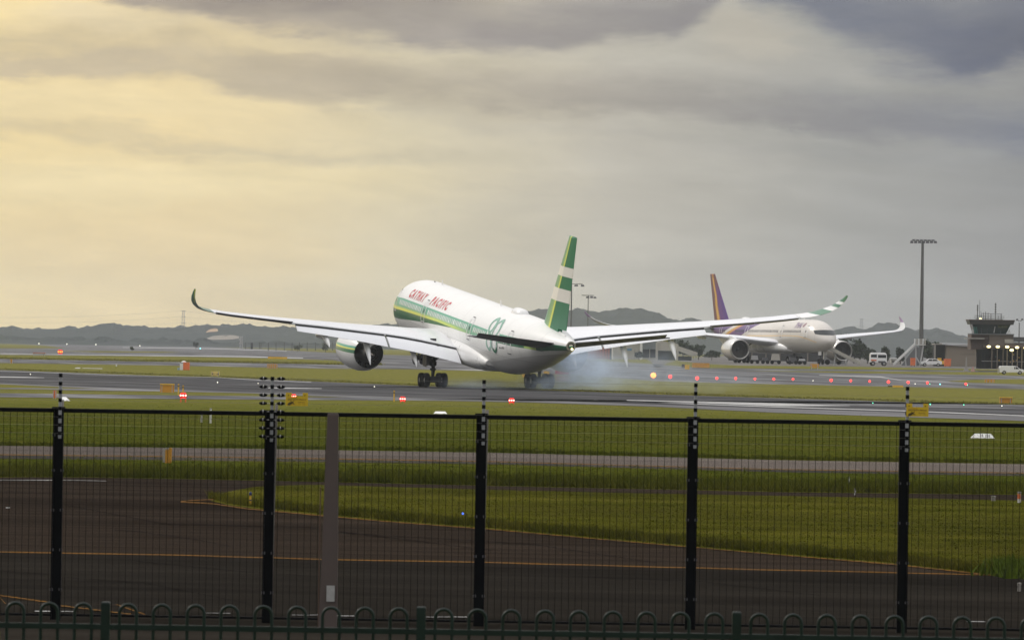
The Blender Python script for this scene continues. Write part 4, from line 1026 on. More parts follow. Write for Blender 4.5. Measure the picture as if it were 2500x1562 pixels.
# ------------------------------------------------------------------ helpers that turn photo pixels into places at a chosen distance
def frame(u, v, d):
    """local axes at a point: right, away, up are world X, Y, Z; returns metres per photo pixel too"""
    return P(u, v, d), d / F
def onground(u, v):
    p = G(u, v); return p, p.y / F
class Px:
    """places boxes in metres from an anchor pixel on the ground at distance d"""
    def __init__(s, u, v, d=None):
        s.o = G(u, v) if d is None else P(u, v, d)
        if d is not None: s.o.z = zt(d)
        s.u, s.v, s.k = u, v, s.o.y / F
    def x(s, u): return (u - s.u) * s.k
    def z(s, v, u=None): return (s.v - v + (0 if u is None else RHO * (u - s.u))) * s.k
def pbox(px, u0, u1, v0, v1, y0, y1, mb=None):
    """v0 top, v1 bottom; depth from y0 to y1 behind the anchor"""
    mb = mb or MB(); um = (u0 + u1) / 2
    x0, x1, z1, z0 = px.x(u0), px.x(u1), px.z(v0, um), px.z(v1, um)
    return mb.box(((x0 + x1) / 2, (y0 + y1) / 2, (z0 + z1) / 2), (x1 - x0, y1 - y0, z1 - z0))

# ------------------------------------------------------------------ trees
M['leaves'] = mk('leaves', (.028, .040, .018), .85, var=.5, scale=.6, spec=.15)
M['leaves_light'] = mk('leaves_light', (.060, .072, .030), .85, var=.4, scale=.6, spec=.15)
M['bark'] = mk('bark', (.06, .045, .035), .9)
def tree(label, u, vb, vt, wpx, d, seed, light=False, name='tree', n=900, group='trees beyond the airfield'):
    px = Px(u, vb, d); h = max(1.2, (vb - vt) * px.k); w = wpx * px.k; r_ = random.Random(seed)
    t_ = thing(name, label, 'tree' if h > 3 else 'shrub', px.o, 0, group)
    m = MB(); m.tube((0, 0, -.3), (r_.uniform(-.05, .05) * h, 0, h * .5), .035 * h, .02 * h, 7)
    for k in range(6):
        a = r_.uniform(0, 6.28); m.tube((0, 0, h * (.25 + .05 * k)), (math.cos(a) * w * .3, math.sin(a) * w * .3, h * (.5 + .06 * k)), .014 * h, .006 * h, 5)
    m.build('trunk', M['bark'], t_)
    lumps = [(r_.uniform(-.32, .32) * w, r_.uniform(-.3, .3) * w, h * r_.uniform(.34, .80), w * r_.uniform(.16, .28), h * r_.uniform(.12, .22)) for _ in range(9)] + [(0, 0, h * .55, w * .3, h * .3)]
    m = MB()
    for _ in range(n):
        cx, cy, cz, rw, rh = r_.choice(lumps)
        a, b = r_.uniform(0, 6.28), math.acos(r_.uniform(-1, 1)); q = r_.uniform(.55, 1.08)
        c = Vector((cx + rw * q * math.sin(b) * math.cos(a), cy + rw * q * math.sin(b) * math.sin(a), cz + rh * q * math.cos(b)))
        s_ = h * r_.uniform(.018, .042) + .05
        e1 = Vector((r_.gauss(0, 1), r_.gauss(0, 1), r_.gauss(0, 1))).normalized() * s_; e2 = Vector((r_.gauss(0, 1), r_.gauss(0, 1), r_.gauss(0, .5))).normalized() * s_
        m.quad(*[tuple(q_) for q_ in (c - e1 - e2, c + e1 - e2, c + e1 + e2, c - e1 + e2)])
    m.build('crown', M['leaves_light' if light else 'leaves'], t_, fix=False)
    return t_
for a in [
    ('dark spreading tree behind the gabled shed under the wing', 1668, 874, 818, 64, 1900, 1),
    ('second dark tree in the gap between shed and engine, lower than its neighbour', 1705, 876, 838, 40, 1950, 2),
    ('low dark bushes beside the parked airliner engine', 1738, 876, 850, 46, 1850, 3),
    ('dark bush in front of the pale hangar wall', 1560, 872, 850, 22, 1750, 4),
    ('tall dark tree just right of the parked airliner nose', 2045, 884, 806, 60, 1700, 5),
    ('full dark tree behind the far engine of the parked airliner', 2085, 884, 818, 62, 1690, 6),
    ('rounded tree leaning over the grey ramp beside the far engine', 2118, 886, 840, 44, 1680, 7),
    ('small dark tree above the white minibus', 2160, 886, 842, 26, 1700, 8),
    ('slim dark tree between minibus and white stairs', 2198, 887, 843, 22, 1720, 9),
    ('dark tree filling the space between white stairs and open shed', 2272, 890, 828, 46, 1650, 10),
    ('low tree showing under the white stairs platform', 2246, 890, 848, 30, 1640, 11),
]: tree(*a)
for a in [
    ('lone round bush on the far grassy rise', 478, 848, 829, 15, 3000, 12, False, 'shrub', 300),
    ('dry olive shrub at the middle of the distant fence', 727, 856, 838, 26, 2450, 13, True, 'shrub', 260),
    ('dry shrub poking above the right end of the distant fence', 795, 858, 833, 20, 2450, 14, True, 'shrub', 220),
    ('grassy bush against the far taxiway edge', 322, 869, 862, 12, 1800, 15, True, 'shrub', 160),
]: tree(*a, group='shrubs on the far grass')

# ------------------------------------------------------------------ light masts, pylons, aerial mast
def mast(label, u, vt, vb, d, heads, w=.34, arms=()):
    px = Px(u, vb, d); h = px.z(vt)
    t_ = thing('light_mast', label, 'light mast', px.o, 0, 'floodlight masts round the apron')
    m = MB(); m.tube((0, 0, -.3), (0, 0, h), w, w * .5, 12); m.build('pole', M['mast_steel'], t_, True)
    for (a, b, v0, v1) in arms: pbox(px, a, b, v0, v1, -.12, .12).build('arm', M['mast_steel'], t_)
    for (a, b, v0, v1) in heads:
        m = MB(); um = (a + b) / 2; x0, x1 = px.x(a), px.x(b); zz = px.z((v0 + v1) / 2, um); hh = (v1 - v0) * px.k / 2
        m.tap(((x0 + x1) / 2, 0, zz - hh), ((x1 - x0), .6), ((x1 - x0) * .75, .4), hh * 2); m.build('floodlight', M['dark_grey'], t_)
    return t_
mast('tall tapered floodlight mast with a wide two-row head behind the white stairs', 2248, 590, 893, 1500,
     [(2217 + 9.6 * k, 2217 + 9.6 * k + 8.4, 589.5, 594.5) for k in range(7)] + [(2222 + 9.5 * k, 2222 + 9.5 * k + 7.5, 585.5, 588.2) for k in range(6)], .5,
     [(2218, 2282, 588.2, 589.5), (2222, 2278, 585, 585.8)])
mast('floodlight mast with a one-sided arm just right of the striped tail', 1393, 688, 868, 1950, [(1399, 1409, 690, 694), (1415, 1424, 690, 694.5)], .28, [(1391, 1420, 687.5, 689)])
mast('shorter floodlight mast with a flat cluster head, second right of the striped tail', 1434, 714, 866, 2050, [(1428, 1437, 717, 721), (1438, 1446, 716.5, 721), (1446.5, 1454, 717.5, 721.5)], .2, [(1418, 1448, 713.5, 715.3)])
mast('twin-headed street light beside the control tower', 2487, 768, 880, 1350, [(2478.5, 2484.5, 759, 763), (2491, 2497, 758.5, 762.5)], .16, [(2483, 2487, 763, 764.5), (2487, 2493, 763, 764.5)])

def lattice(m, h, w0, w1, r, nb, y=0):
    cs = [(-1, -1), (1, -1), (1, 1), (-1, 1)]
    for k in range(nb):
        a, b = k / nb, (k + 1) / nb; wa, wb = w0 + (w1 - w0) * a, w0 + (w1 - w0) * b
        for i in range(4):
            p, q = cs[i], cs[(i + 1) % 4]
            m.tube((p[0] * wa, p[1] * wa, a * h), (p[0] * wb, p[1] * wb, b * h), r, r, 4, False)
            m.tube((p[0] * wa, p[1] * wa, a * h), (q[0] * wb, q[1] * wb, b * h), r * .6, r * .6, 4, False)
            m.tube((p[0] * wb, p[1] * wb, b * h), (q[0] * wb, q[1] * wb, b * h), r * .6, r * .6, 4, False)
PY = 6150
def pylon(label, u, vt, vb):
    px = Px(u, vb, PY); px.o = P(u, vb, PY); h = px.z(vt)
    t_ = thing('power_pylon', label, 'pylon', px.o, 0, 'power pylons on the skyline')
    m = MB(); lattice(m, h, 1.2, .8, .14, 7); m.build('lattice', M['grey_paint'], t_)
    for f in (.98, .72, .45):
        m = MB(); m.box((0, 0, h * f), (4.4, .4, .28)); m.build('cross_arm', M['grey_paint'], t_)
    return t_, h
t1, h1 = pylon('lattice power pylon on the left skyline', 447, 758, 812)
t2, h2 = pylon('short lattice power pylon on the right skyline beside the parked airliner', 2103, 778, 812)
for k, f in enumerate((.98, .72, .45)):
    for xo in (-2.2,):
        pts = []; A_ = P(-330, 812 + 2, PY); A_.z += h1 * f; B_ = t1.location + Vector((xo, 0, h1 * f)); C_ = P(1350, 812, PY); C_.z += h1 * f * .7
        m = MB()
        for (a, b, sag) in ((A_, B_, 5.), (B_, C_, 6.5)):
            q = [a.lerp(b, i / 24) - Vector((0, 0, 4 * sag * (i / 24) * (1 - i / 24))) for i in range(25)]
            for i in range(24): m.tube(q[i], q[i + 1], .085, .085, 4, False)
        tag(m.build('power_line', M['grey_paint']), ('highest', 'middle', 'lowest')[k] + ' of the three power lines crossing the left skyline', 'power line', 'power lines on the left skyline')
for k, f in enumerate((.95, .5)):
    B_ = t2.location + Vector((0, 0, h2 * f)); A_ = B_ + Vector((-160, 0, -1)); C_ = B_ + Vector((120, 0, -2)); m = MB()
    for (a, b, sag) in ((A_, B_, 4.), (B_, C_, 3)):
        q = [a.lerp(b, i / 20) - Vector((0, 0, 4 * sag * (i / 20) * (1 - i / 20))) for i in range(21)]
        for i in range(20): m.tube(q[i], q[i + 1], .07, .07, 4, False)
    tag(m.build('power_line', M['grey_paint']), ('upper', 'lower')[k] + ' power line running from the short right-hand pylon', 'power line', 'power lines on the right skyline')
px = Px(589, 849, 3400); t_ = thing('radio_mast', 'slim lattice radio mast left of the distant fence', 'radio mast', px.o)
m = MB(); lattice(m, px.z(818), .65, .4, .1, 9); m.build('lattice', M['grey_paint'], t_)
for f, s_ in ((.45, .9), (.6, .7), (.75, 1.1), (.9, .6)):
    m = MB(); m.tube((-s_, 0, px.z(818) * f), (s_ * .5, 0, px.z(818) * f + .1), .3, .3, 6); m.build('aerial_drum', M['light_wall'], t_)

# distant fence of dark posts
px = Px(598, 852, 2500); px.o = P(598, 852, 2500)
t_ = thing('distant_fence', 'long dark post-and-wire fence in front of the left hills', 'fence', px.o)
for u in [599, 615, 633, 637, 655, 674, 694, 713, 731, 750, 770, 790, 812]:
    pbox(px, u - .9, u + .9, 835.5, 856 if u > 640 else 852, -.1, .1).build('post', M['mast_steel'], t_)
for v in (836, 840, 845, 850): 
    m = MB(); m.tube((px.x(598), 0, px.z(v)), (px.x(813), 0, px.z(v + 1.5 + RHO * 215, 813)), .035, .035, 4); m.build('wire', M['mast_steel'], t_)
pbox(px, 612, 617, 837, 852, -.1, .1).build('gate_post', M['dark_grey'], t_)

# ------------------------------------------------------------------ buildings
# control tower and terminal
px = Px(2440, 899, 1250)
tw = thing('control_tower_building', 'dark glazed control tower on a low terminal with lit canopy lamps at right', 'building', px.o)
for nm, args, mt in [('tower_block', (2372, 2418, 808, 845, 2, 12), 'brown_wall'), ('tower_block', (2416, 2475, 810, 845, 1.6, 14), 'tan_wall'),
                     ('balcony', (2359, 2403, 817, 820, .6, 6), 'concrete'), ('roof_plant', (2453, 2476, 820.5, 830, .8, 3), 'light_wall'), ('roof', (2474, 2620, 816, 826, .5, 20), 'dark_grey'),
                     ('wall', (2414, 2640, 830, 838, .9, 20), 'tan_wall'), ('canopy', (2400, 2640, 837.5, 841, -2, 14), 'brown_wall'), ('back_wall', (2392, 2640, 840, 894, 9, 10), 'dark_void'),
                     ('parapet', (2372, 2476, 806.8, 809.6, 1.2, 12), 'grey_roof')]:
    pbox(px, *args).build(nm, M[mt], tw)
def trap(px, top, bot, v0, v1, y0, y1, mb=None):
    mb = mb or MB(); um = sum(top) / 2; z1, z0 = px.z(v0, um), px.z(v1, um)
    a = [(px.x(bot[0]), y0, z0), (px.x(bot[1]), y0, z0), (px.x(bot[1]), y1, z0), (px.x(bot[0]), y1, z0)]
    dx_ = (px.x(bot[0]) - px.x(top[0])); b = [(px.x(top[0]), y0 - dx_, z1), (px.x(top[1]), y0 - dx_, z1), (px.x(top[1]), y1 + dx_, z1), (px.x(top[0]), y1 + dx_, z1)]
    return mb.loft([a, b])
trap(px, (2374, 2468), (2380, 2457), 784, 807.5, 2.6, 9).build('cab_glazing', M['tower_glass'], tw)
trap(px, (2365, 2477), (2369, 2474), 774, 784.6, 1.4, 10).build('cab_roof', M['dark_grey'], tw)
pbox(px, 2365, 2477, 772.8, 774.4, .9, 10.5).build('cab_roof_edge', M['brown_wall'], tw)
for a, b, c, d in ((2375.5, 2381.5, 2381, 2384.5), (2383, 2385.5, 2386, 2388)):
    trap(px, (a, b), (c, d), 790, 806.5, 2.35, 2.6).build('cab_pane', M['teal_glass'], tw)
for u in (2397, 2411, 2427, 2429, 2444): trap(px, (u - .6 + (u - 2420) * .06, u + .6 + (u - 2420) * .06), (u - .6, u + .6), 785, 807, 2.4, 2.7).build('mullion', M['dark_grey'], tw)
trap(px, (2429, 2431), (2426.5, 2428.5), 789, 804, 2.2, 2.4).build('cab_blind', M['grey_paint'], tw)
trap(px, (2436, 2466), (2437, 2458), 786.5, 793, 2.1, 2.4).build('cab_console', mk('olive_glass', (.05, .07, .03), .3), tw)
m = MB(); m.tube((px.x(2459), 1.6, px.z(809)), (px.x(2465), 1.6, px.z(797)), .06).tube((px.x(2468), 1.6, px.z(809)), (px.x(2464), 1.6, px.z(797)), .06); m.build('roof_brace', M['metal'], tw)
for v, a, b in ((763.5, 2382, 2455), (768, 2380, 2455), (758, 2397, 2450), (771, 2384, 2452)): 
    m = MB(); m.tube((px.x(a), 5, px.z(v)), (px.x(b), 5, px.z(v + 1, b) - RHO * 0), .045, .045, 5); m.build('aerial_rail', M['mast_steel'], tw)
for u, v0, r_ in ((2389, 736, .10), (2394, 724, .05), (2397.5, 752, .04), (2404, 755, .06), (2409, 753, .08), (2415, 755, .06), (2422, 758, .08), (2433, 731, .07), (2447, 758, .08), (2399, 760, .05), (2440, 762, .05)):
    m = MB(); m.tube((px.x(u), 5, px.z(773)), (px.x(u), 5, px.z(v0)), r_, r_ * .7, 5)
    if u in (2433,): 
        for k in range(4): m.tube((px.x(u), 5, px.z(734 + 6 * k)), (px.x(u), 5, px.z(737 + 6 * k)), .17, .17, 6)
    if u == 2389:
        for k in range(3): m.tube((px.x(u), 5, px.z(738 + 5 * k)), (px.x(u), 5, px.z(740.5 + 5 * k)), .16, .16, 6)
    m.build('aerial', M['mast_steel'], tw)
m = MB(); m.tube((px.x(2393), 1.5, px.z(772)), (px.x(2393), 1.5, px.z(769.5)), .2, .17, 8); m.build('roof_beacon', M['lamp_warm'], tw)
for u in (2420, 2433, 2447, 2457, 2470, 2482, 2493, 2505, 2518): pbox(px, u - 1, u + 1, 841, 893, -1.5, -1.1).build('pillar', M['beige_wall' if u > 2450 else 'tan_wall'], tw)
for u, v in ((2411, 838.5), (2433, 838.8), (2456, 839.2), (2480, 840.4), (2501, 841.6), (2467, 847), (2524, 842)):
    m = MB(); m.lathe([(-.2, .02), (-.15, .26), (0, .34), (.15, .26), (.2, .02)], (px.x(u), -2.3, px.z(v, u)), 'Z', 10); m.build('canopy_lamp', M['lamp_warm'], tw, True)
for u, v, w_, h_, mt in ((2434, 863, 2, 3, 'teal_glass'), (2443, 872, 3, 3, 'sign_yellow'), (2478, 858, 2.5, 3, 'sign_yellow'), (2477, 874, 5, 5, 'sign_yellow'), (2486, 872, 3, 3, 'sign_yellow'), (2492, 865, 3, 4, 'sign_yellow'), (2470, 876, 2, 3, 'sign_yellow')):
    pbox(px, u - w_ / 2, u + w_ / 2, v - h_ / 2, v + h_ / 2, 4, 4.3).build('lit_fitting', M[mt], tw)
for u in (2405, 2425, 2440, 2463, 2475, 2488): pbox(px, u, u + 4, 852, 890, 8.3, 8.8).build('glass_door', M['glass_dark'], tw)
pbox(px, 2396, 2640, 875, 876, -.2, -.1).build('handrail', M['grey_paint'], tw)

px = Px(2330, 893, 1460)
b = thing('equipment_shed', 'beige block with grey sloping roof and an open dark bay, left of the tower', 'building', px.o)
pbox(px, 2311, 2395, 840.5, 893, 0, 14).build('wall', M['beige_wall'], b)
m = MB(); um = 2350; m.loft([[(px.x(2299), -.6, px.z(840)), (px.x(2398), -.6, px.z(847, 2398)), (px.x(2398), 15, px.z(847, 2398)), (px.x(2299), 15, px.z(840))], [(px.x(2302), 3, px.z(835)), (px.x(2402), 3, px.z(838, 2398)), (px.x(2402), 12, px.z(838, 2398)), (px.x(2302), 12, px.z(835))]]); m.build('roof', M['grey_roof'], b)
pbox(px, 2282, 2313, 837, 840, 1, 12).build('bay_lintel', M['concrete'], b); pbox(px, 2281.5, 2284.5, 838, 880, 1, 1.5).build('bay_post', M['concrete'], b)
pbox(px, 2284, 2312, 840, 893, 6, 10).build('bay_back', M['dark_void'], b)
pbox(px, 2344, 2395, 862.5, 863.3, -.12, 0).build('wall_joint', M['tan_wall'], b)

# sheds seen under the wing
px = Px(1530, 872, 1780); b = thing('pale_hangar', 'long pale hangar with a small blue sign, seen under the landing wing', 'building', px.o)
pbox(px, 1496, 1562, 826, 874, 0, 20).build('wall', M['light_wall'], b); pbox(px, 1494, 1566, 822, 829, -.6, 21).build('roof', M['grey_roof'], b)
pbox(px, 1562, 1568, 830, 873, -.4, .4).build('column', M['white_marker'], b); pbox(px, 1531, 1542, 845.5, 850.5, -.25, -.05).build('wall_sign', mk('blue_sign', (.06, .20, .34), .5), b)
for u in (1549, 1559): pbox(px, u, u + .8, 848, 872, -.12, 0).build('wall_seam', M['tan_wall'], b)
px = Px(1586, 872, 1800); b = thing('grey_workshop', 'low grey workshop with two dark open bays beside the pale hangar', 'building', px.o)
pbox(px, 1568, 1602, 828, 846.5, 0, 12).build('wall', mk('workshop_wall', (.17, .19, .19), .7), b)
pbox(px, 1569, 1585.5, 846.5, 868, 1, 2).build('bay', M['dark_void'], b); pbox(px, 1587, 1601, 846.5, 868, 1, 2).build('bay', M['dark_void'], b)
pbox(px, 1567, 1603, 867.5, 871.5, 0, 2).build('plinth', M['light_wall'], b); pbox(px, 1585.3, 1587, 846, 868, .5, 1.2).build('pillar', M['light_wall'], b)
px = Px(1628, 873, 1760); b = thing('gabled_shed', 'beige gabled shed with a dark doorway and white corner posts', 'building', px.o)
m = MB(); z1, z0 = px.z(850), px.z(836); m.loft([[(px.x(1606), y_, px.z(850)), (px.x(1656), y_, px.z(850)), (px.x(1656), y_, px.z(834)), (px.x(1630), y_, px.z(824)), (px.x(1606), y_, px.z(829))] for y_ in (0, 14)]); m.build('gable', M['light_wall'], b)
pbox(px, 1606, 1651, 850.5, 873, 1.2, 3).build('doorway', mk('shed_door', (.045, .055, .055), .6), b)
for a, c in ((1600.5, 1606), (1651, 1656.5)): pbox(px, a, c, 846 if a > 1640 else 830, 875, -.5, .3).build('corner_post', M['light_wall'], b)
px = Px(1680, 872, 1740); b = thing('lean_to_shelter', 'open shelter with a long sloping pale roof on thin legs', 'shelter', px.o)
m = MB(); m.loft([[(px.x(1652), y_, px.z(836)), (px.x(1703), y_, px.z(852)), (px.x(1703), y_, px.z(860)), (px.x(1688), y_, px.z(861)), (px.x(1652), y_, px.z(847))] for y_ in (0, 6)]); m.build('roof', M['light_wall'], b)
for u in (1689.5, 1696, 1702): pbox(px, u - 1, u + 1, 858, 872, 0, .3).build('leg', M['light_wall'], b)
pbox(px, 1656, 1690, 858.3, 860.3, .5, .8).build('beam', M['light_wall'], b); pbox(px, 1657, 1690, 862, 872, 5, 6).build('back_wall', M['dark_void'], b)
px = Px(1468, 872, 1650); b = thing('red_container', 'large rust-red container behind the right engine', 'container', px.o)
pbox(px, 1436, 1490, 842, 870, 0, 5).build('body', mk('rust_red', (.34, .09, .05), .7), b)
for k in range(7): pbox(px, 1440 + 7 * k, 1441.4 + 7 * k, 843, 869, -.12, 0).build('rib', M['brown_wall'], b)
pbox(px, 1488.5, 1493, 841, 872, -.2, 0).build('corner_post', M['dark_grey'], b)
px = Px(1920, 886, 1900); b = thing('dark_terminal_wall', 'long dark building and bridge seen beneath the parked airliner', 'building', px.o)
pbox(px, 1780, 2010, 862, 886, 0, 8).build('wall', M['dark_void'], b)
for a in range(6): pbox(px, 1800 + 34 * a, 1803 + 34 * a, 862, 886, -.3, 0).build('pillar', M['tan_wall'], b)
px = Px(2186, 862, 1900); b = thing('distant_white_hut', 'small white rooftop hut between minibus and stairs', 'building', px.o)
pbox(px, 2176, 2195, 851, 875, 0, 5).build('wall', M['light_wall'], b); pbox(px, 2178, 2193, 857, 860, -.1, 0).build('window', M['dark_void'], b); pbox(px, 2174, 2197, 849.5, 852, -.4, 5.4).build('roof', M['white_marker'], b)
px = Px(2153, 868, 1850); b = thing('white_silo', 'small white tank tower rising behind the minibus', 'tank', px.o)
m = MB(); m.tube((0, 0, px.z(880)), (0, 0, px.z(850)), .45, .4, 10).tube((0, 0, px.z(853)), (0, 0, px.z(847)), .62, .5, 10); m.build('tank', M['light_wall'], b, True, angle=30)

# ------------------------------------------------------------------ stairs, vehicles, boxes on the apron
def stairs(label, pts, px, plat, mt, legs, depth=1.6, name='passenger_stairs'):
    """pts: bottom and top of the flight (u, v); plat: platform box"""
    t_ = thing(name, label, 'stairs', px.o); (u0, v0), (u1, v1) = pts; th = 9.5 if plat is None else 7.5
    for y_ in (0, depth):
        m = MB(); m.loft([[(px.x(u) + s_ * 0, yy, px.z(v - th)), (px.x(u), yy, px.z(v))] for u, v, in ((u0, v0), (u1, v1)) for yy in (y_,)], cap=False, close=False)
        a = MB(); a.loft([[(px.x(u0), y_, px.z(v0)), (px.x(u0), y_ + .12, px.z(v0)), (px.x(u0), y_ + .12, px.z(v0 - th)), (px.x(u0), y_, px.z(v0 - th))], [(px.x(u1), y_, px.z(v1)), (px.x(u1), y_ + .12, px.z(v1)), (px.x(u1), y_ + .12, px.z(v1 - th)), (px.x(u1), y_, px.z(v1 - th))]]); a.build('side_panel', M[mt], t_)
    m = MB(); n = 12
    for k in range(n):
        f = (k + .5) / n; m.box((px.x(u0 + (u1 - u0) * f), depth / 2, px.z(v0 + (v1 - v0) * f - 1)), (abs(px.x(u1) - px.x(u0)) / n, depth, .06))
    m.build('steps', M['grey_paint'], t_)
    if plat: 
        pbox(px, plat[0], plat[1], plat[3] - 2, plat[3], 0, depth).build('platform', M[mt], t_)
        for k in range(6): pbox(px, plat[0] + (plat[1] - plat[0] - 3) * k / 5, plat[0] + (plat[1] - plat[0] - 3) * k / 5 + 3, plat[2], plat[3] - 2, -.08, .05).build('guard_panel', M['white_marker' if k % 2 == 0 else 'light_wall'], t_)
    for a, v0_, b, v1_ in legs:
        m = MB(); m.tube((px.x(a), depth / 2, px.z(v0_)), (px.x(b), depth / 2, px.z(v1_)), .14); m.build('leg', M['grey_paint'], t_)
    return t_
px = Px(2225, 893, 1420)
stairs('white mobile boarding stairs with a boxy platform in front of the tall mast', ((2182, 893), (2234, 842)), px, (2231, 2259, 826, 842), 'white_marker', [(2236, 842, 2236, 893), (2254, 842, 2246, 893), (2236, 870, 2250, 893), (2210, 866, 2212, 893)])
px = Px(2235, 893, 1426); b = thing('stairs_base', 'dark grey wheeled base under the white boarding stairs', 'equipment', px.o)
m = MB(); m.loft([[(px.x(2200), y_, px.z(892)), (px.x(2246), y_, px.z(892)), (px.x(2246), y_, px.z(846)), (px.x(2234), y_, px.z(846))] for y_ in (0, 1.2)]); m.build('body', M['grey_roof'], b)
px = Px(2060, 888, 1400)
stairs('long grey ramp sloping down to the right beneath the far engine', ((2100, 888), (2022, 850)), px, None, 'light_wall', [(2040, 862, 2036, 888), (2070, 876, 2062, 888)], name='loading_ramp')
px = Px(2050, 886, 1440); b = thing('grey_fuel_truck', 'pale grey vehicle half hidden behind the loading ramp', 'truck', px.o)
m = MB(); m.loft([[(px.x(2010), y_, px.z(884)), (px.x(2068), y_, px.z(884)), (px.x(2052), y_, px.z(864)), (px.x(2026), y_, px.z(852)), (px.x(2012), y_, px.z(852))] for y_ in (0, 2.4)]); m.build('body', M['grey_paint'], b)
for u in (2020, 2048):
    m = MB(); m.tube((px.x(u), -.1, .5), (px.x(u), .3, .5), .5, .5, 14); m.build('wheel', M['rubber'], b)

def car(label, cat, name, u0, u1, v0, v1, d, flip, prof, glass, mt='white_paint', depth=1.8, wheels=(.2, .8), group=None):
    px = Px((u0 + u1) / 2, v1, d); t_ = thing(name, label, cat, px.o, 0, group); x0, x1 = px.x(u0), px.x(u1); h = px.z(v0); L = x1 - x0
    fx = (lambda f: x1 - f * L) if flip else (lambda f: x0 + f * L)
    rings = []
    for y_, ins in ((0, .05), (.12, 0), (depth - .12, 0), (depth, .05)):
        rings.append([(fx(.5 + (a - .5) * (1 - ins)), y_, .18 * h + (b_ * .82 * h) * (1 - ins * .6)) for a, b_ in prof])
    m = MB(); m.loft(rings); body = m.build('body', M[mt], t_, True, angle=35)
    for g_ in glass:
        m = MB(); q = [(fx(a), -.02, .18 * h + b_ * .82 * h) for a, b_ in g_]; m.loft([q, [(p[0], .06, p[2]) for p in q]]); m.build('window', M['glass_dark'], body)
    for f in wheels:
        for y_ in (-.03, depth - .2):
            m = MB(); r_ = .22 * h if h < 2 else .17 * h; m.lathe([(0, .02), (0, r_ * .55), (.02, r_ * .6), (0, r_), (.2, r_), (.22, r_ * .5)], (0, 0, 0), 'Y', 18); w_ = m.build('wheel', M['rubber'], t_, True, angle=30); w_.location = (fx(f), y_, r_)
            m = MB(); m.lathe([(-.02, .01), (-.02, r_ * .55), (.02, r_ * .58)], (0, 0, 0), 'Y', 12); m.build('hubcap', M['metal'], w_)
    return t_, px, fx, h
SED = [(0, .12), (.02, .45), (.10, .56), (.25, .62), (.38, .95), (.55, 1.0), (.74, .95), (.90, .66), (.98, .60), (1, .3), (.98, .1)]
t_, px, fx, h = car('silver white hatchback parked side-on before the orange bin', 'car', 'parked_car', 2247, 2300, 876.5, 895.5, 1420, False, SED,
    [[(.30, .64), (.40, .90), (.54, .93), (.54, .64)], [(.56, .64), (.56, .93), (.72, .90), (.84, .66)]], 'white_paint', 1.8, (.2, .82))
VAN = [(0, .06), (0, .90), (.04, .97), (.30, 1.0), (.62, 1.0), (.72, .92), (.84, .58), (.97, .46), (1, .3), (1, .08)]
t_, px, fx, h = car('white delivery van at the right edge below the terminal lamps', 'van', 'delivery_van', 2440, 2500, 880.5, 901, 1180, False, VAN, [[(.66, .55), (.66, .88), (.72, .86), (.82, .58)], [(.60, .55), (.60, .86), (.64, .86), (.64, .55)]], 'white_paint', 2.0, (.2, .84))
m = MB(); m.box((fx(-.03), .5, h * .42), (.15, .9, h * .6)); m.build('rear_door', M['light_wall'], t_)
BUS = [(0, .1), (0, .62), (.03, .92), (.12, 1.0), (.88, 1.0), (.97, .90), (1, .60), (1, .1)]
t_, px, fx, h = car('white airport minibus facing the camera between trees and stairs', 'minibus', 'minibus', 2124, 2165, 861, 893, 1400, False, BUS, [[(.05, .56), (.05, .80), (.40, .84), (.40, .56)], [(.47, .52), (.47, .80), (.94, .80), (.96, .52)]], 'white_paint', 4.0, (.18, .85))
m = MB(); m.box((fx(.70), -.06, h * .30), (1.3, .08, .35)); m.build('grille', M['dark_grey'], t_)
m = MB(); m.box((fx(.22), -.05, h * .42), (1.0, .06, .25)); m.build('side_stripe', M['orange'], t_)
for k, (u0, u1, v0, v1, d, lb) in enumerate(((2223, 2235, 874, 893, 1410, 'narrow orange bin beneath the white stairs'), (2305, 2322, 875, 893.5, 1400, 'square orange bin right behind the parked hatchback'))):
    px = Px((u0 + u1) / 2, v1, d); b = thing('orange_bin', lb, 'bin', px.o, 0, 'orange bins on the apron')
    m = MB(); w_ = px.x(u1) - px.x(u0); m.tap((0, .7, .12), (w_ * .9, 1.2), (w_, 1.4), px.z(v0) - .12); m.build('body', M['orange'], b)
    m = MB(); m.box((0, .7, px.z(v0) + .04), (w_ * 1.05, 1.5, .1)); m.build('lid', M['orange'], b)
    for s_ in (-1, 1):
        m = MB(); m.tube((s_ * w_ * .35, .05, .08), (s_ * w_ * .35, .2, .08), .09); m.build('wheel', M['rubber'], b)
px = Px(2300, 878, 1450); b = thing('yellow_tug', 'yellow baggage tug half hidden behind the square orange bin', 'tug', Vector((px.o.x, px.o.y, zt(1450))))
m = MB(); m.box((0, 0, .75), (1.6, 1.2, .7)).box((-.5, 0, 1.3), (.7, 1.1, .6)); m.build('body', M['sign_yellow'], b)
for s_ in (-.55, .55):
    m = MB(); m.tube((s_, -.65, .3), (s_, -.5, .3), .3, .3, 12); m.build('wheel', M['rubber'], b)
px = Px(2359, 897, 1230); b = thing('striped_barrier', 'pale barrier post and pinkish cone in front of the beige block', 'barrier', px.o)
m = MB(); m.tap((0, 0, 0), (.9, .5), (.5, .3), .7).tap((0, 0, .7), (.3, .2), (.2, .15), 1.7); m.build('post', M['concrete'], b)
m = MB(); m.tap((1.1, .1, 0), (.7, .7), (.1, .1), .9); m.build('cone', mk('faded_cone', (.35, .20, .16), .7), b)
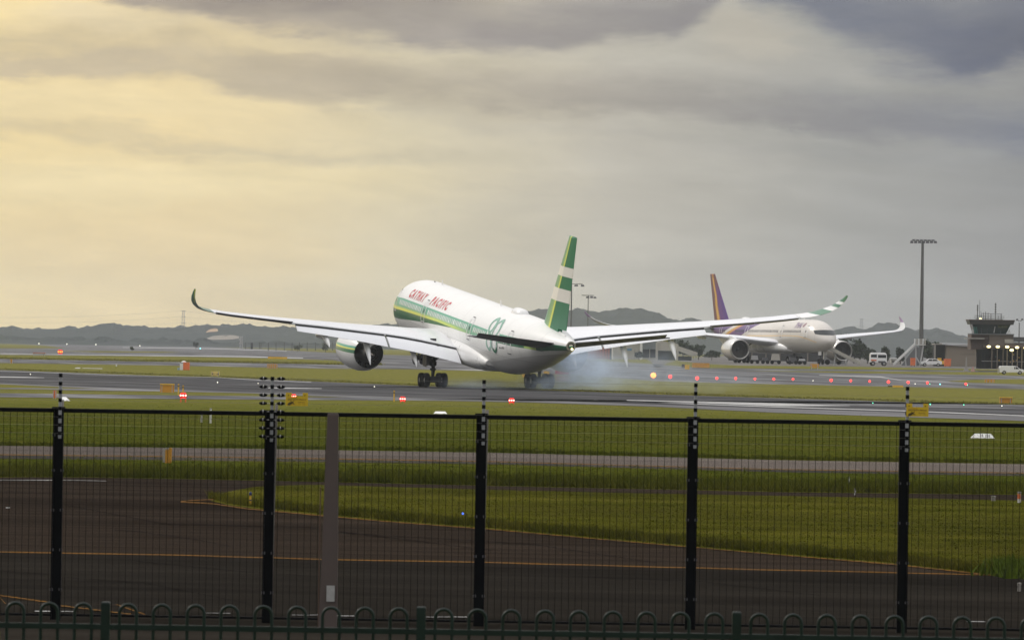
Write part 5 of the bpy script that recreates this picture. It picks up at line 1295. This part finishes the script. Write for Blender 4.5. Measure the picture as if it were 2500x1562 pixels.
# carts and loaders under the parked airliner
for k, (u, w_, v0, mt, lb) in enumerate(((1842, 20, 868, 'grey_paint', 'grey belt loader just right of the near engine of the parked airliner'), (1868, 16, 872, 'dark_grey', 'low dark tug under the belly of the parked airliner'), (1893, 24, 863, 'light_wall', 'pale upright cargo container under the middle of the parked airliner'), (1935, 22, 870, 'dark_grey', 'dark catering trolley under the front belly of the parked airliner'), (1958, 18, 874, 'grey_paint', 'grey service car left of the parked airliner nose wheel'))):
    px = Px(u, 888, 1418 - 6 * k); b = thing('ground_cart', lb, 'cart', px.o, 0, 'ground service vehicles under the parked airliner'); w_m = px.x(u + w_) - px.x(u); h_ = px.z(v0)
    m = MB(); m.box((0, 0, .55), (w_m, 1.6, .35)); m.build('chassis', M['dark_grey'], b)
    m = MB(); m.tap((0, 0, .72), (w_m * .9, 1.4), (w_m * .7, 1.3), h_ - .72); m.build('load', M[mt], b)
    for s_ in (-.35, .35):
        m = MB(); m.tube((w_m * s_, -.85, .35), (w_m * s_, -.6, .35), .35, .35, 12); m.build('wheel', M['rubber'], b)

# ------------------------------------------------------------------ airfield signs, markers and lamps
def board(label, u0, u1, v0, v1, mt, legs=2, depth=.25, vb=None, top=None, name='airfield_sign', cat='sign', group='yellow and orange airfield boards', d=None):
    vb = vb or v1; um = (u0 + u1) / 2; px = Px(um, vb, d); t_ = thing(name, label, cat, px.o, 0, group)
    pbox(px, u0, u1, v0, v1 - .6, 0, depth).build('panel', M[mt], t_)
    if legs:
        for k in range(legs):
            u = u0 + (u1 - u0) * (k + .5) / legs if legs > 2 else (u0 + (u1 - u0) * (.12 if k == 0 else .86))
            pbox(px, u - .7, u + .7, v0 + 1, vb, -.05, 0).build('leg', M['grey_paint'], t_)
    if top: pbox(px, u0 - .6, u1 + .6, v0 - 1.6, v0 + 1.6, -.08, depth).build('top_rail', M[top], t_)
    return t_, px
M['pale_yellow'] = mk('pale_yellow', (.72, .55, .18), .6)
board('large amber board with grey legs left of the brightest red guard light', 391, 425, 938, 958.5, 'amber_panel', 2, .3, None, 'sign_yellow')
t_, px = board('pale yellow sign with two black arrows beyond the runway', 515, 536, 906.5, 919, 'pale_yellow', 2, .3)
for s_ in (-1, 1):
    m = MB(); x_, z_ = px.x(525.5 + s_ * 5), px.z(912.5); w_ = px.k
    m.loft([[(x_ - s_ * 3 * w_, y_, z_ - .4 * w_), (x_ + s_ * 1 * w_, y_, z_ - .4 * w_), (x_ + s_ * 1 * w_, y_, z_ - 2 * w_), (x_ + s_ * 4.2 * w_, y_, z_), (x_ + s_ * 1 * w_, y_, z_ + 2 * w_), (x_ + s_ * 1 * w_, y_, z_ + .4 * w_), (x_ - s_ * 3 * w_, y_, z_ + .4 * w_)] for y_ in (-.06, -.02)]); m.build('arrow', M['sign_print'], t_)
board('orange slatted board beyond the runway, left of the left engine', 652, 677, 888.5, 900, 'amber_panel', 5)
board('long low orange and yellow board at the edge of the far taxiway', 654, 701, 871, 876.5, 'sign_yellow', 0, .6)
board('tall thin orange board low beside the second striped post at left', 129, 137, 953, 972, 'orange', 2, .3, 973)
board('small brown upright board on the far left taxiway edge', 24, 31, 877, 887, 'amber_panel', 2)
board('orange box sign on the right grass above the runway', 2441, 2471, 970.5, 984.5, 'amber_panel', 2, .5, 986, 'sign_yellow')
board('orange box sign on the small far-right grass wedge', 2405, 2428, 925.5, 933.5, 'amber_panel', 3, .5, 934)
board('long low yellow board beyond the far taxiway, behind the fourth striped post', 2180, 2205, 940.5, 946, 'sign_yellow', 0, .6)
board('small orange sign in front of the parked airliner nose wheel', 1979, 1999, 888, 898, 'amber_panel', 2, .4, 902)
board('long orange board at the near corner of the apron', 1690, 1732, 886, 898, 'amber_panel', 0, .6, 899)
board('yellow drum sign beside the long orange apron board', 1672, 1683, 890, 902, 'sign_yellow', 0, .8, 903)
board('orange slatted board seen through the tyre smoke', 1357, 1391, 918, 931, 'amber_panel', 5, .4, 932)
board('red sign board just above the smoke-veiled orange board', 1355, 1389, 905, 914, 'red_paint', 0, .5, 920)
board('yellow square sign left of the right main wheels', 1275, 1289, 912, 921, 'sign_yellow', 0, .4, 924)
board('yellow square sign right of the right gear leg', 1327, 1341, 906, 915, 'sign_yellow', 0, .4, 922)
board('pale board half lost in smoke right of the orange board', 1395, 1414, 922, 931, 'light_wall', 0, .4, 933)
board('dark low board leaning by the yellow drum sign', 1664, 1672, 889, 897, 'dark_grey', 0, .5, 899)
board('low dark edge board beside the long yellow one past the far taxiway', 2168, 2179, 941, 944.5, 'sign_print', 0, .5)
t_, px = board('white and orange equipment cabinet on the far grass', 447, 462, 884.5, 903.5, 'orange', 0, 1.4, 904, None, 'equipment_cabinet', 'cabinet', None)
pbox(px, 439, 446.6, 887.5, 903, 0, 1.2).build('side_cabinet', M['white_marker'], t_); pbox(px, 433, 439, 898, 903, .1, .8).build('battery_box', mk('pale_blue', (.25, .36, .45), .6), t_)
m = MB(); m.lathe([(0, .32), (.12, .28), (.2, .05)], (px.x(448), .6, px.z(884.3)), 'Z', 10); m.build('dome', M['white_marker'], t_, True)
t_, px = board('row of pale red-topped slats low on the far left grass', 80, 111, 861, 865, 'light_wall', 6, .4, 870, None, 'marker_board', 'marker board', None)
pbox(px, 80, 111, 860.6, 862.2, -.1, .1).build('red_rail', mk('faded_red', (.55, .2, .15), .6), t_)
# ochre wedge marker behind the mesh
px = Px(410, 1130); t_ = thing('wedge_marker', 'ochre upright wedge marker behind the mesh, between the first two posts', 'marker', px.o)
m = MB(); m.loft([[(px.x(403), y_, 0), (px.x(418), y_, 0), (px.x(419), y_, px.z(1094)), (px.x(413), y_, px.z(1092)), (px.x(403), y_, px.z(1098))] for y_ in (0, .25)]); m.build('body', M['amber_panel'], t_)
pbox(px, 397, 402.5, 1095, 1128, .1, .3).build('side_flap', M['grey_paint'], t_); pbox(px, 403, 412, 1092, 1097, -.02, 0).build('pale_cap', M['light_wall'], t_)
# white gable markers
for (u, vb, wb, wt, h, lb) in ((157, 978, 26, 8, 9.5, 'white gable marker beside the first striped post'), (1075, 1009.5, 33, 24, 5.5, 'white gable marker just above the fence rail near the third post'), (2399, 1069, 56, 38, 11, 'large white trapezoid marker behind the mesh at right')):
    px = Px(u, vb); t_ = thing('gable_marker', lb, 'marker', px.o, 0, 'white gable markers on the grass'); k = px.k
    m = MB(); m.tap((0, 0, 0), (wb * k, 1.4), (wt * k, .15), h * k); m.build('body', M['white_marker'], t_)
    for s_ in (-1, 1):
        m = MB(); m.box((s_ * wb * k * .3, 0, -.02), (.12, 1.5, .08)); m.build('foot', M['grey_paint'], t_)
    if wb > 50:
        for f in (.3, .5, .7, -.3, -.1): 
            m = MB(); m.box((f * wt * k * .55, -.5, h * k * .45), (.05, .05, h * k * .8)); m.build('seam', M['grey_paint'], t_)
# white tubes, stakes
for (u, v0, v1, w_, lb, mt) in ((492, 1014, 1031, 4.2, 'shorter white plastic tube behind the mesh, left of the second post', 'white_marker'), (514, 999, 1033, 4.8, 'taller white plastic tube behind the mesh, left of the second post', 'white_marker'), (2087, 1197, 1208, 3, 'short white stake leaning on the strip edge', 'white_marker'), (2073, 1168, 1194, 1.6, 'thin pale stake standing in the rough grass', 'white_marker'), (2488, 1205, 1228, 8, 'white and orange tube at the right edge behind the mesh', 'white_marker'), (2425, 1215, 1223, 10, 'low pale box on the grey strip at right', 'concrete'), (2488, 1430, 1444, 9, 'small pale scrap on the dark pavement at lower right', 'concrete'), (284, 888, 894, 3, 'tiny white post on the far left grass', 'white_marker')):
    px = Px(u, v1); t_ = thing('marker_post', lb, 'post', px.o, 0, 'small pale posts on the grass'); k = px.k
    m = MB(); m.tube((0, 0, 0), (w_ * k * .06 * (1 if u != 2087 else 8), 0, (v1 - v0) * k), w_ * k / 2, w_ * k / 2.1, 10); m.build('tube', M[mt], t_, True, angle=40)
    m = MB(); m.lathe([(0, .02), (.01, w_ * k * .55), (.05, w_ * k * .6), (.06, .02)], (w_ * k * .06, 0, (v1 - v0) * k), 'Z', 10); m.build('cap', M['concrete'], t_)
    if u == 2488 and v0 < 1300:
        m = MB(); m.tube((0, 0, .12), (0, 0, .25), w_ * k / 2 * 1.06, None, 10); m.build('band', M['orange'], t_)
# guard lights: three hot red lenses over a yellow-legged bar
def guard(label, u, v, vb, sc_=1., hot='lamp_red_hot', n=3):
    px = Px(u, vb); t_ = thing('guard_light', label, 'guard light', px.o, 0, 'red runway guard lights'); k = px.k * sc_; zc = px.z(v)
    m = MB(); m.box((0, .1, zc), (17 * k, .2, 9 * k)); m.build('housing', mk('guard_housing', (.25, .02, .02), .5) if 'gh' not in M else M['gh'], t_)
    M['gh'] = t_.children[0].data.materials[0]
    for i in range(n):
        xx = (i - (n - 1) / 2) * 6.0 * k
        m = MB(); m.lathe([(-.12, .01), (-.1, 1.2 * k), (0., 2.1 * k), (.03, 2.0 * k)], (xx, -.02, zc), 'Y', 14); m.build('lens', M[hot], t_, True)
    m = MB(); m.box((0, .08, zc - 5.5 * k), (14 * k, .12, 2.6 * k)); m.build('glow_bar_below', M['glow_red_dim'], t_)  # self-lit bar added under the lenses to soften their glow
    m = MB(); m.box((0, .08, zc + 5.5 * k), (13 * k, .12, 2.4 * k)); m.build('glow_bar_above', M['glow_red_dim'], t_)  # matching self-lit bar added over the lenses
    for s_ in (-1, 1):
        m = MB(); m.tube((s_ * 6 * k, .1, 0), (s_ * 6 * k, .1, zc - 3 * k), .05, .05, 6); m.build('leg', M['orange'], t_)
guard('bright triple red guard light right of the large amber board', 447, 965, 982)
guard('bright triple red guard light showing over the left electric-fence sign', 716, 967, 988, .8)
guard('triple red guard light in the middle of the near grass', 983, 973.5, 983, .85)
guard('triple red guard light below the right main wheels', 1249, 977, 987, .85)
guard('small far red and amber light cluster on the left taxiway', 147, 858.6, 864, .75, 'lamp_orange')
for (u, v0, v1, lb) in ((435.5, 937, 960, 'thin yellow stake beside the large amber board'), (962, 953, 976, 'thin yellow stake left of the middle guard light'), (447, 940, 953, 'short dark-topped orange stake above the left guard light')):
    px = Px(u, v1 + 4); t_ = thing('yellow_stake', lb, 'stake', px.o, 0, 'yellow stakes beside the runway'); k = px.k
    m = MB(); m.tube((0, 0, 0), (0, 0, px.z(v0)), 1.8 * k, 1.8 * k, 8); m.build('rod', M['sign_yellow'], t_); m = MB(); m.tube((0, 0, px.z(v0 + 7)), (0, 0, px.z(v0 + 4)), 2.3 * k, 2.3 * k, 8); m.build('band', M['sign_print'], t_)
# the row of red taxiway lights at right, and the small white, green and cyan ones
def lamp(name, label, cat, group, u, v, r, mt, hgt=.35):
    px = Px(u, v + r + 2); t_ = thing(name, label, cat, px.o, 0, group); k = px.k; z_ = px.z(v)
    m = MB(); m.tube((0, 0, 0), (0, 0, z_ - r * k * .6), r * k * .35, None, 6); m.build('stem', M['grey_paint'], t_)
    m = MB(); m.lathe([(-r * k, .01), (-r * k * .7, r * k * .7), (0, r * k), (r * k * .7, r * k * .7), (r * k, .01)], (0, 0, z_), 'Z', 12); m.build('globe', M[mt], t_, True)
ord_ = ['second', 'third', 'fourth', 'fifth', 'sixth', 'seventh', 'eighth', 'ninth', 'tenth', 'eleventh', 'twelfth', 'thirteenth', 'fourteenth', 'last, rightmost']
lamp('taxiway_light', 'orange light at the left end of the long row right of the smoke', 'airfield light', 'row of lights along the far taxiway', 1595, 916, 7, 'lamp_orange')
for k, (u, v, r) in enumerate(((1636, 919, 6.2), (1702, 923, 6), (1750, 923, 4.4), (1796, 923.5, 4.4), (1843, 924.5, 3.8), (1889, 925, 4.2), (1936, 925.5, 3.8), (2029, 928, 5), (2077, 929, 4), (2123, 930.5, 3.6), (2169, 932, 5.2), (2217, 933, 4.6), (2264, 934, 4.2), (2358, 937, 4))):
    r *= .74
    lamp('taxiway_light', '%s red light from the left in the long row right of the smoke' % ord_[k] if k < 13 else 'rightmost red light of the long row along the far taxiway', 'airfield light', 'row of lights along the far taxiway', u, v, r, 'lamp_red')
for (u, v, r, mt, lb) in ((95, 838.5, 1.6, 'lamp_white', 'white light on the far skyline edge, leftmost'), (163, 839.8, 1.6, 'lamp_white', 'white light on the far skyline edge above the red cluster'), (234, 841, 1.6, 'lamp_white', 'white light on the far edge, third from the left'), (341, 844, 1.6, 'lamp_white', 'white light on the far edge, fourth from the left'), (489, 850.5, 2, 'lamp_cyan', 'cyan light on the far edge beneath the lone bush'), (531, 933, 1.6, 'lamp_white', 'white runway light below the arrow sign'), (630, 935.5, 1.1, 'lamp_white', 'faint white runway light left of the disc-studded post'), (914, 943.5, 1.5, 'lamp_white', 'white runway light left of the left main wheels'), (74, 913.4, 1.4, 'lamp_white', 'white runway light at the far left'), (1985, 929, 1.2, 'lamp_white', 'tiny white light in the gap of the red row'), (2234, 936.7, 1.2, 'lamp_white', 'tiny white light right of the fence post top at right'), (2295, 937.6, 2, 'lamp_cyan', 'cyan light right of the red row'), (2270, 937, 1.2, 'lamp_green', 'tiny green light beside the penultimate red light'), (2362, 939.6, 1.2, 'lamp_green', 'tiny green light beside the last red light'), (2271, 986.5, 2, 'lamp_green', 'green runway light right of the right warning sign'), (2353, 987.7, 1.6, 'lamp_green', 'faint green runway light further right of the sign'), (2446, 990.3, 1.5, 'lamp_white', 'white runway light near the right edge'), (2131, 983.4, 1.4, 'lamp_green', 'faint green runway light left of the right warning sign'), (1130, 1253, 3.4, 'lamp_blue', 'blue taxiway light in the grass left of the third fence post')):
    lamp('edge_light', lb, 'airfield light', 'small airfield lights', u, v, r * .72, mt)
# blue-headed yellow taxiway lamp on the island
px = Px(611, 1236); t_ = thing('taxiway_edge_lamp', 'yellow stemmed lamp with a dark blue head on the grass island', 'airfield light', px.o); k = px.k
m = MB(); m.tube((0, 0, 0), (0, 0, px.z(1209)), 3.0 * k, 2.4 * k, 10); m.build('stem', M['sign_yellow'], t_, True, angle=40); m = MB(); m.lathe([(px.z(1209), .03), (px.z(1207), 3.3 * k), (px.z(1203), 3.5 * k), (px.z(1200.5), 2 * k), (px.z(1200), .01)], (0, 0, 0), 'Z', 12); m.build('globe', mk('blue_glass', (.02, .035, .12), .15), t_, True)
m = MB(); m.tube((0, 0, px.z(1222)), (0, 0, px.z(1219)), 3.4 * k, None, 10); m.build('band', M['dark_grey'], t_)
# ------------------------------------------------------------------ the security fence across the whole view
DF = 86.0; KF = DF / F
base = P(1250, 1500, DF); fx0, fz0 = base.x, base.z
sf = thing('security_fence', 'tall black mesh security fence crossing the whole foreground', 'fence', (fx0, DF, zt(DF)))
def FXl(u, v): p = P(u, v, DF); return p.x - fx0, p.z - zt(DF)
ztop = FXl(1176, 1015)[1]; zbot = FXl(1176, 1516)[1]
posts = []
for k in range(-4, 10):
    u = 1176 + 516.3 * (k - 2)
    posts.append(FXl(u, 1015 + .0152 * (u - 1176))[0])
x_lo, x_hi = posts[0], posts[-1]
for i, x in enumerate(posts):
    m = MB(); m.box((x, 0, ztop / 2), (.118, .06, ztop + .03)); m.box((x - .052, -.045, ztop / 2), (.012, .03, ztop)).box((x + .052, -.045, ztop / 2), (.012, .03, ztop)); m.build('post', M['black_paint'], sf)
    m = MB(); m.box((x, 0, ztop + .02), (.15, .09, .016)); m.build('post_cap', M['black_paint'], sf)
    for zc in (.35, .8, 1.25, 1.7, 2.1):
        for s_ in (-1, 1):
            m = MB(); m.box((x + s_ * .05, -.035, zc), (.035, .014, .03)); m.tube((x + s_ * .055, -.04, zc), (x + s_ * .055, -.05, zc), .007, None, 6); m.build('mesh_clamp', M['dark_grey'], sf)
wire0 = [FXl(1176, v)[1] for v in [924 + 20.15 * j + 7.8 for j in range(8)]]
# one mesh panel, copied between the posts
W_ = posts[1] - posts[0]
mm = MB()
nz = int((ztop - zbot) / .0127)
for j in range(nz):
    z = zbot + .0127 * (j + .5); mm.quad((.06, -.0025, z - .00185), (W_ - .06, -.0025, z - .00185), (W_ - .06, -.0025, z + .00185), (.06, -.0025, z + .00185)); 
    mm.quad((.06, .0015, z - .00185), (W_ - .06, .0015, z - .00185), (W_ - .06, -.0025, z + .00185), (.06, -.0025, z + .00185))
nv = int(W_ / .0762)
for j in range(1, nv + 1):
    x = .04 + .0762 * (j - .2); mm.box((x, .0045, (ztop + zbot) / 2), (.0056, .004, ztop - zbot))
M['mesh_wire'] = mk('mesh_wire', (.005, .005, .005), .6, spec=.1)
panel0 = mm.build('mesh_panel', M['mesh_wire'], sf, fix=False); panel0['kind'] = 'stuff'; panel0.location = (posts[0], 0, 0)
rt = MB().box((W_ / 2, -.01, ztop - .012), (W_ - .12, .04, .046)).build('top_rail', M['black_paint'], sf); rt.location = (posts[0], 0, 0)
rb = MB().box((W_ / 2, -.01, zbot - .0), (W_ - .12, .04, .026)).build('bottom_rail', M['black_paint'], sf); rb.location = (posts[0], 0, 0)
for x in posts[1:-1]:
    for o in (panel0, rt, rb):
        c = o.copy(); COL.objects.link(c); c.parent = sf; c.location = (x, 0, 0)
# electrified strands on stand-off poles
zs_ = wire0
M['strand'] = mk('strand', (.22, .22, .21), .4, .6)
for z in zs_:
    m = MB(); m.tube((x_lo, -.13, z), (x_hi, -.13, z), .0016, .0016, 4); m.build('electric_wire', M['strand'], sf)
def standoff(x, z0, z1, discs=False):
    m = MB(); m.tube((x, -.10, z1 - .06), (x, -.10, z0 + .02), .019, .019, 10); pole = m.build('stand_off_pole', M['insulator_grey'], sf, True, angle=40)
    for z in zs_:
        m = MB(); m.tube((x, -.10, z - .021), (x, -.10, z + .021), .0215, .0215, 10).box((x, -.128, z), (.03, .02, .025)); m.build('insulator', M['black_paint'], pole)
        if discs:
            for s_ in (-1, 1):
                m = MB(); cx = x + s_ * .100
                m.lathe([(cx - .047, .004), (cx - .040, .012), (cx - .02, .019), (cx, .021), (cx + .02, .019), (cx + .040, .012), (cx + .047, .004)], (0, -.12, z), 'X', 14, True); m.build('strain_disc', M['black_paint'], pole, True)
                m = MB(); m.lathe([(cx - .004, .0215), (cx + .004, .0215)], (0, -.1215, z), 'X', 12); m.tube((x + s_ * .03, -.12, z), (x + s_ * .055, -.12, z), .004, None, 6); m.build('disc_pin', M['metal'], pole)
for i, x in enumerate(posts):
    standoff(x + .022, zs_[0], zs_[-1], discs=(i == 5))
# warning plates
def text_obj(name, txt, w, h, loc, mat, parent, bold=0.):
    me = text_mesh(txt, 1., 0, bold); xs = [v.co.x for v in me.vertices]; ys = [v.co.y for v in me.vertices]
    for v in me.vertices: v.co = Vector(((v.co.x - min(xs)) / (max(xs) - min(xs)) * w, 0, (v.co.y - min(ys)) / (max(ys) - min(ys)) * h))
    me.materials.clear(); me.materials.append(mat); o = bpy.data.objects.new(name, me); COL.objects.link(o); o.parent = parent; o.location = loc; return o
def warning(label, u0, v0):
    p = P(u0, v0, DF - .15); t_ = thing('warning_sign', label, 'warning sign', p, 0, 'yellow warning signs on the electric fence'); w, h = 54 * KF, 32 * KF; nt = 9 * KF; a = 14.5 * KF; b = 41 * KF
    o = [(0, -h), (w, -h), (w, 0), (b, 0), (b, -nt), (a, -nt), (a, 0), (0, 0)]
    m = MB(); m.loft([[(x, y_, z) for x, z in o] for y_ in (0, .003)]); m.build('plate', M['fence_yellow'], t_)
    text_obj('lettering', 'WARNING', w * .40, h * .05, (w * .09, -.004, -h * .42), M['sign_red'], t_)
    text_obj('lettering', 'SECURITY FENCE', w * .82, h * .085, (w * .09, -.004, -h * .56), M['sign_print'], t_, .03)
    text_obj('lettering', 'ELECTRIC', w * .30, h * .07, (w * .56, -.004, -h * .77), M['sign_print'], t_, .02)
    text_obj('lettering', 'KEEP CLEAR', w * .30, h * .035, (w * .57, -.004, -h * .88), M['sign_print'], t_)
    m = MB()  # hand and lightning flash
    m.loft([[(w * x, y_, h * z) for x, z in ((.07, -.93), (.10, -.82), (.19, -.72), (.26, -.74), (.30, -.80), (.26, -.88), (.16, -.96))] for y_ in (-.004, -.003)])
    m.loft([[(w * x, y_, h * z) for x, z in ((.22, -.76), (.36, -.62), (.385, -.65), (.27, -.80))] for y_ in (-.004, -.003)])
    m.loft([[(w * x, y_, h * z) for x, z in ((.20, -.64), (.235, -.62), (.36, -.80), (.44, -.90), (.33, -.85))] for y_ in (-.0055, -.0045)])
    m.build('pictogram', M['sign_print'], t_)
    for x in (.12, .86):
        m = MB(); m.tube((w * x, -.003, -h * .2), (w * x, -.006, -h * .2), .007, None, 8); m.build('tie', M['sign_print'], t_)
warning('yellow warning sign with a red lamp glowing behind its top edge, beside the disc-studded post', 698, 958)
warning('yellow warning sign beside the striped post at right, over the runway', 2213, 984)
# caps of pale tape behind two posts
for u, v0, v1, lb in ((134, 975, 998, 'pale narrow tube standing behind the leftmost fence post'), (657, 986, 1001, 'pale narrow tube standing behind the disc-studded fence post'), (1172, 1000, 1011, 'pale tube tip behind the middle fence post'), (2198, 1012, 1030, 'pale tube standing behind the right striped post')):
    p = P(u, 1560, DF + .25); m = MB(); h_ = P(u, v0, DF + .25).z - zt(DF); m.tube((0, 0, -.3), ((1560 - v0) * RHO * KF, 0, h_), .02, .02, 8); o = m.build('conduit_pipe', M['concrete'], None, True, angle=40)
    o.location = (p.x, DF + .25, zt(DF)); tag(o, lb, 'pipe', 'pale conduit pipes behind the fence posts')

# ------------------------------------------------------------------ brown pole in front of the fence
DP = 83.0; kp = DP / F; p0 = P(800, 1560, DP); pt = P(804, 1008, DP); zg = zt(DP)
t_ = thing('square_pole', 'weathered brown tapering pole with a pale sticker, in front of the mesh', 'pole', (p0.x, DP, zg)); h_ = pt.z - zg; dx_ = pt.x - p0.x + .04
m = MB(); m.loft([[(cx + sx * w / 2, sy * w / 2, z) for sx, sy in ((-1, -1), (1, -1), (1, 1), (-1, 1))] for cx, w, z in ((-.02, 46 * kp, -.3), (0.0, 44 * kp, .15), (.01, 38 * kp, h_ * .35), (dx_ * .8, 31 * kp, h_ * .75), (dx_, 26.5 * kp, h_ - .02), (dx_, 24 * kp, h_))]); m.build('shaft', M['pole_brown'], t_)
q = P(807, 1448, DP - .12); m = MB(); m.box((q.x - p0.x, -.115, q.z - zg), (20 * kp, .006, 39 * kp)); m.build('sticker', M['post_sticker'], t_)
m = MB(); m.box((-.105, -.02, h_ * .33), (.012, .03, h_ * .66)); m.build('edge_strip', mk('rust_edge', (.10, .06, .04), .8), t_)

# ------------------------------------------------------------------ hoop-top railings nearest the camera
DH = 46.0; kh = DH / F; hb = P(1250, 1562, DH); zg = zt(DH)
hf = thing('hoop_top_railing', 'dark green hoop-topped railing along the bottom of the view', 'railing', (hb.x, DH, zg))
def HX(u, v): p = P(u, v, DH); return p.x - hb.x, p.z - zg
pts = [1027.6 - 776, 1027.6, 1797, 2570]
hz_top = HX(1027, 1482)[1]; rail_z = HX(1027, 1541)[1]; r_t = 4.1 * kh
m = MB(); n = 12; c = 20.8 * kh; path = [(-c, 0, 0)] + [(-c * math.cos(math.pi * k / n), 0, hz_top - c - r_t + c * math.sin(math.pi * k / n) - 0) for k in range(n + 1)] + [(c, 0, 0)]
path = [Vector(q) for q in path]
rings = []
for i, q in enumerate(path):
    d = (path[min(i + 1, len(path) - 1)] - path[max(i - 1, 0)]).normalized(); s_ = Vector((0, 1, 0)); nn_ = d.cross(s_)
    rings.append([tuple(q + (s_ * math.cos(a) + nn_ * math.sin(a)) * r_t) for a in [2 * math.pi * k / 10 for k in range(10)]])
m.loft(rings); hoop = m.build('hoop', M['fence_green'], hf, True, angle=60)
first = True
panels = [(-3, 0), (-2, 0), (-1, 0), (0, 0), (1, 0), (2, 0), (3, 0), (4, 0)]
for pn in range(-3, 6):
    for i in range(9):
        u = 1027.6 + 770.5 * pn + 55 + i * 82.6
        x = HX(u, 1541 + RHO * (u - 1027))[0]
        o = hoop if first else hoop.copy()
        if not first: COL.objects.link(o); o.parent = hf
        first = False; o.location = (x, 0, 0)
    xp = HX(1027.6 + 770.5 * pn, 1541)[0]; xn = HX(1027.6 + 770.5 * (pn + 1), 1541)[0]
    m = MB(); zt_ = hz_top + 2 * kh; w = 22 * kh
    m.loft([[(xp + sx * w / 2 * k, sy * w / 2 * k, z) for sx, sy in ((-1, -1), (1, -1), (1, 1), (-1, 1))] for z, k in ((-.2, 1), (zt_ - .012, 1), (zt_ - .004, .93), (zt_, .7))]); m.build('post', M['fence_green'], hf)
    for zz in (rail_z, .12):
        m = MB(); m.box(((xp + xn) / 2, .0, zz), (xn - xp - w, .03, 13.5 * kh)); m.build('rail', M['fence_green'], hf)
    for s_ in (-1, 1):
        m = MB(); m.box((xp + s_ * w * .7, -.02, rail_z), (w * .4, .012, 9 * kh)); m.build('bracket', M['fence_green'], hf)
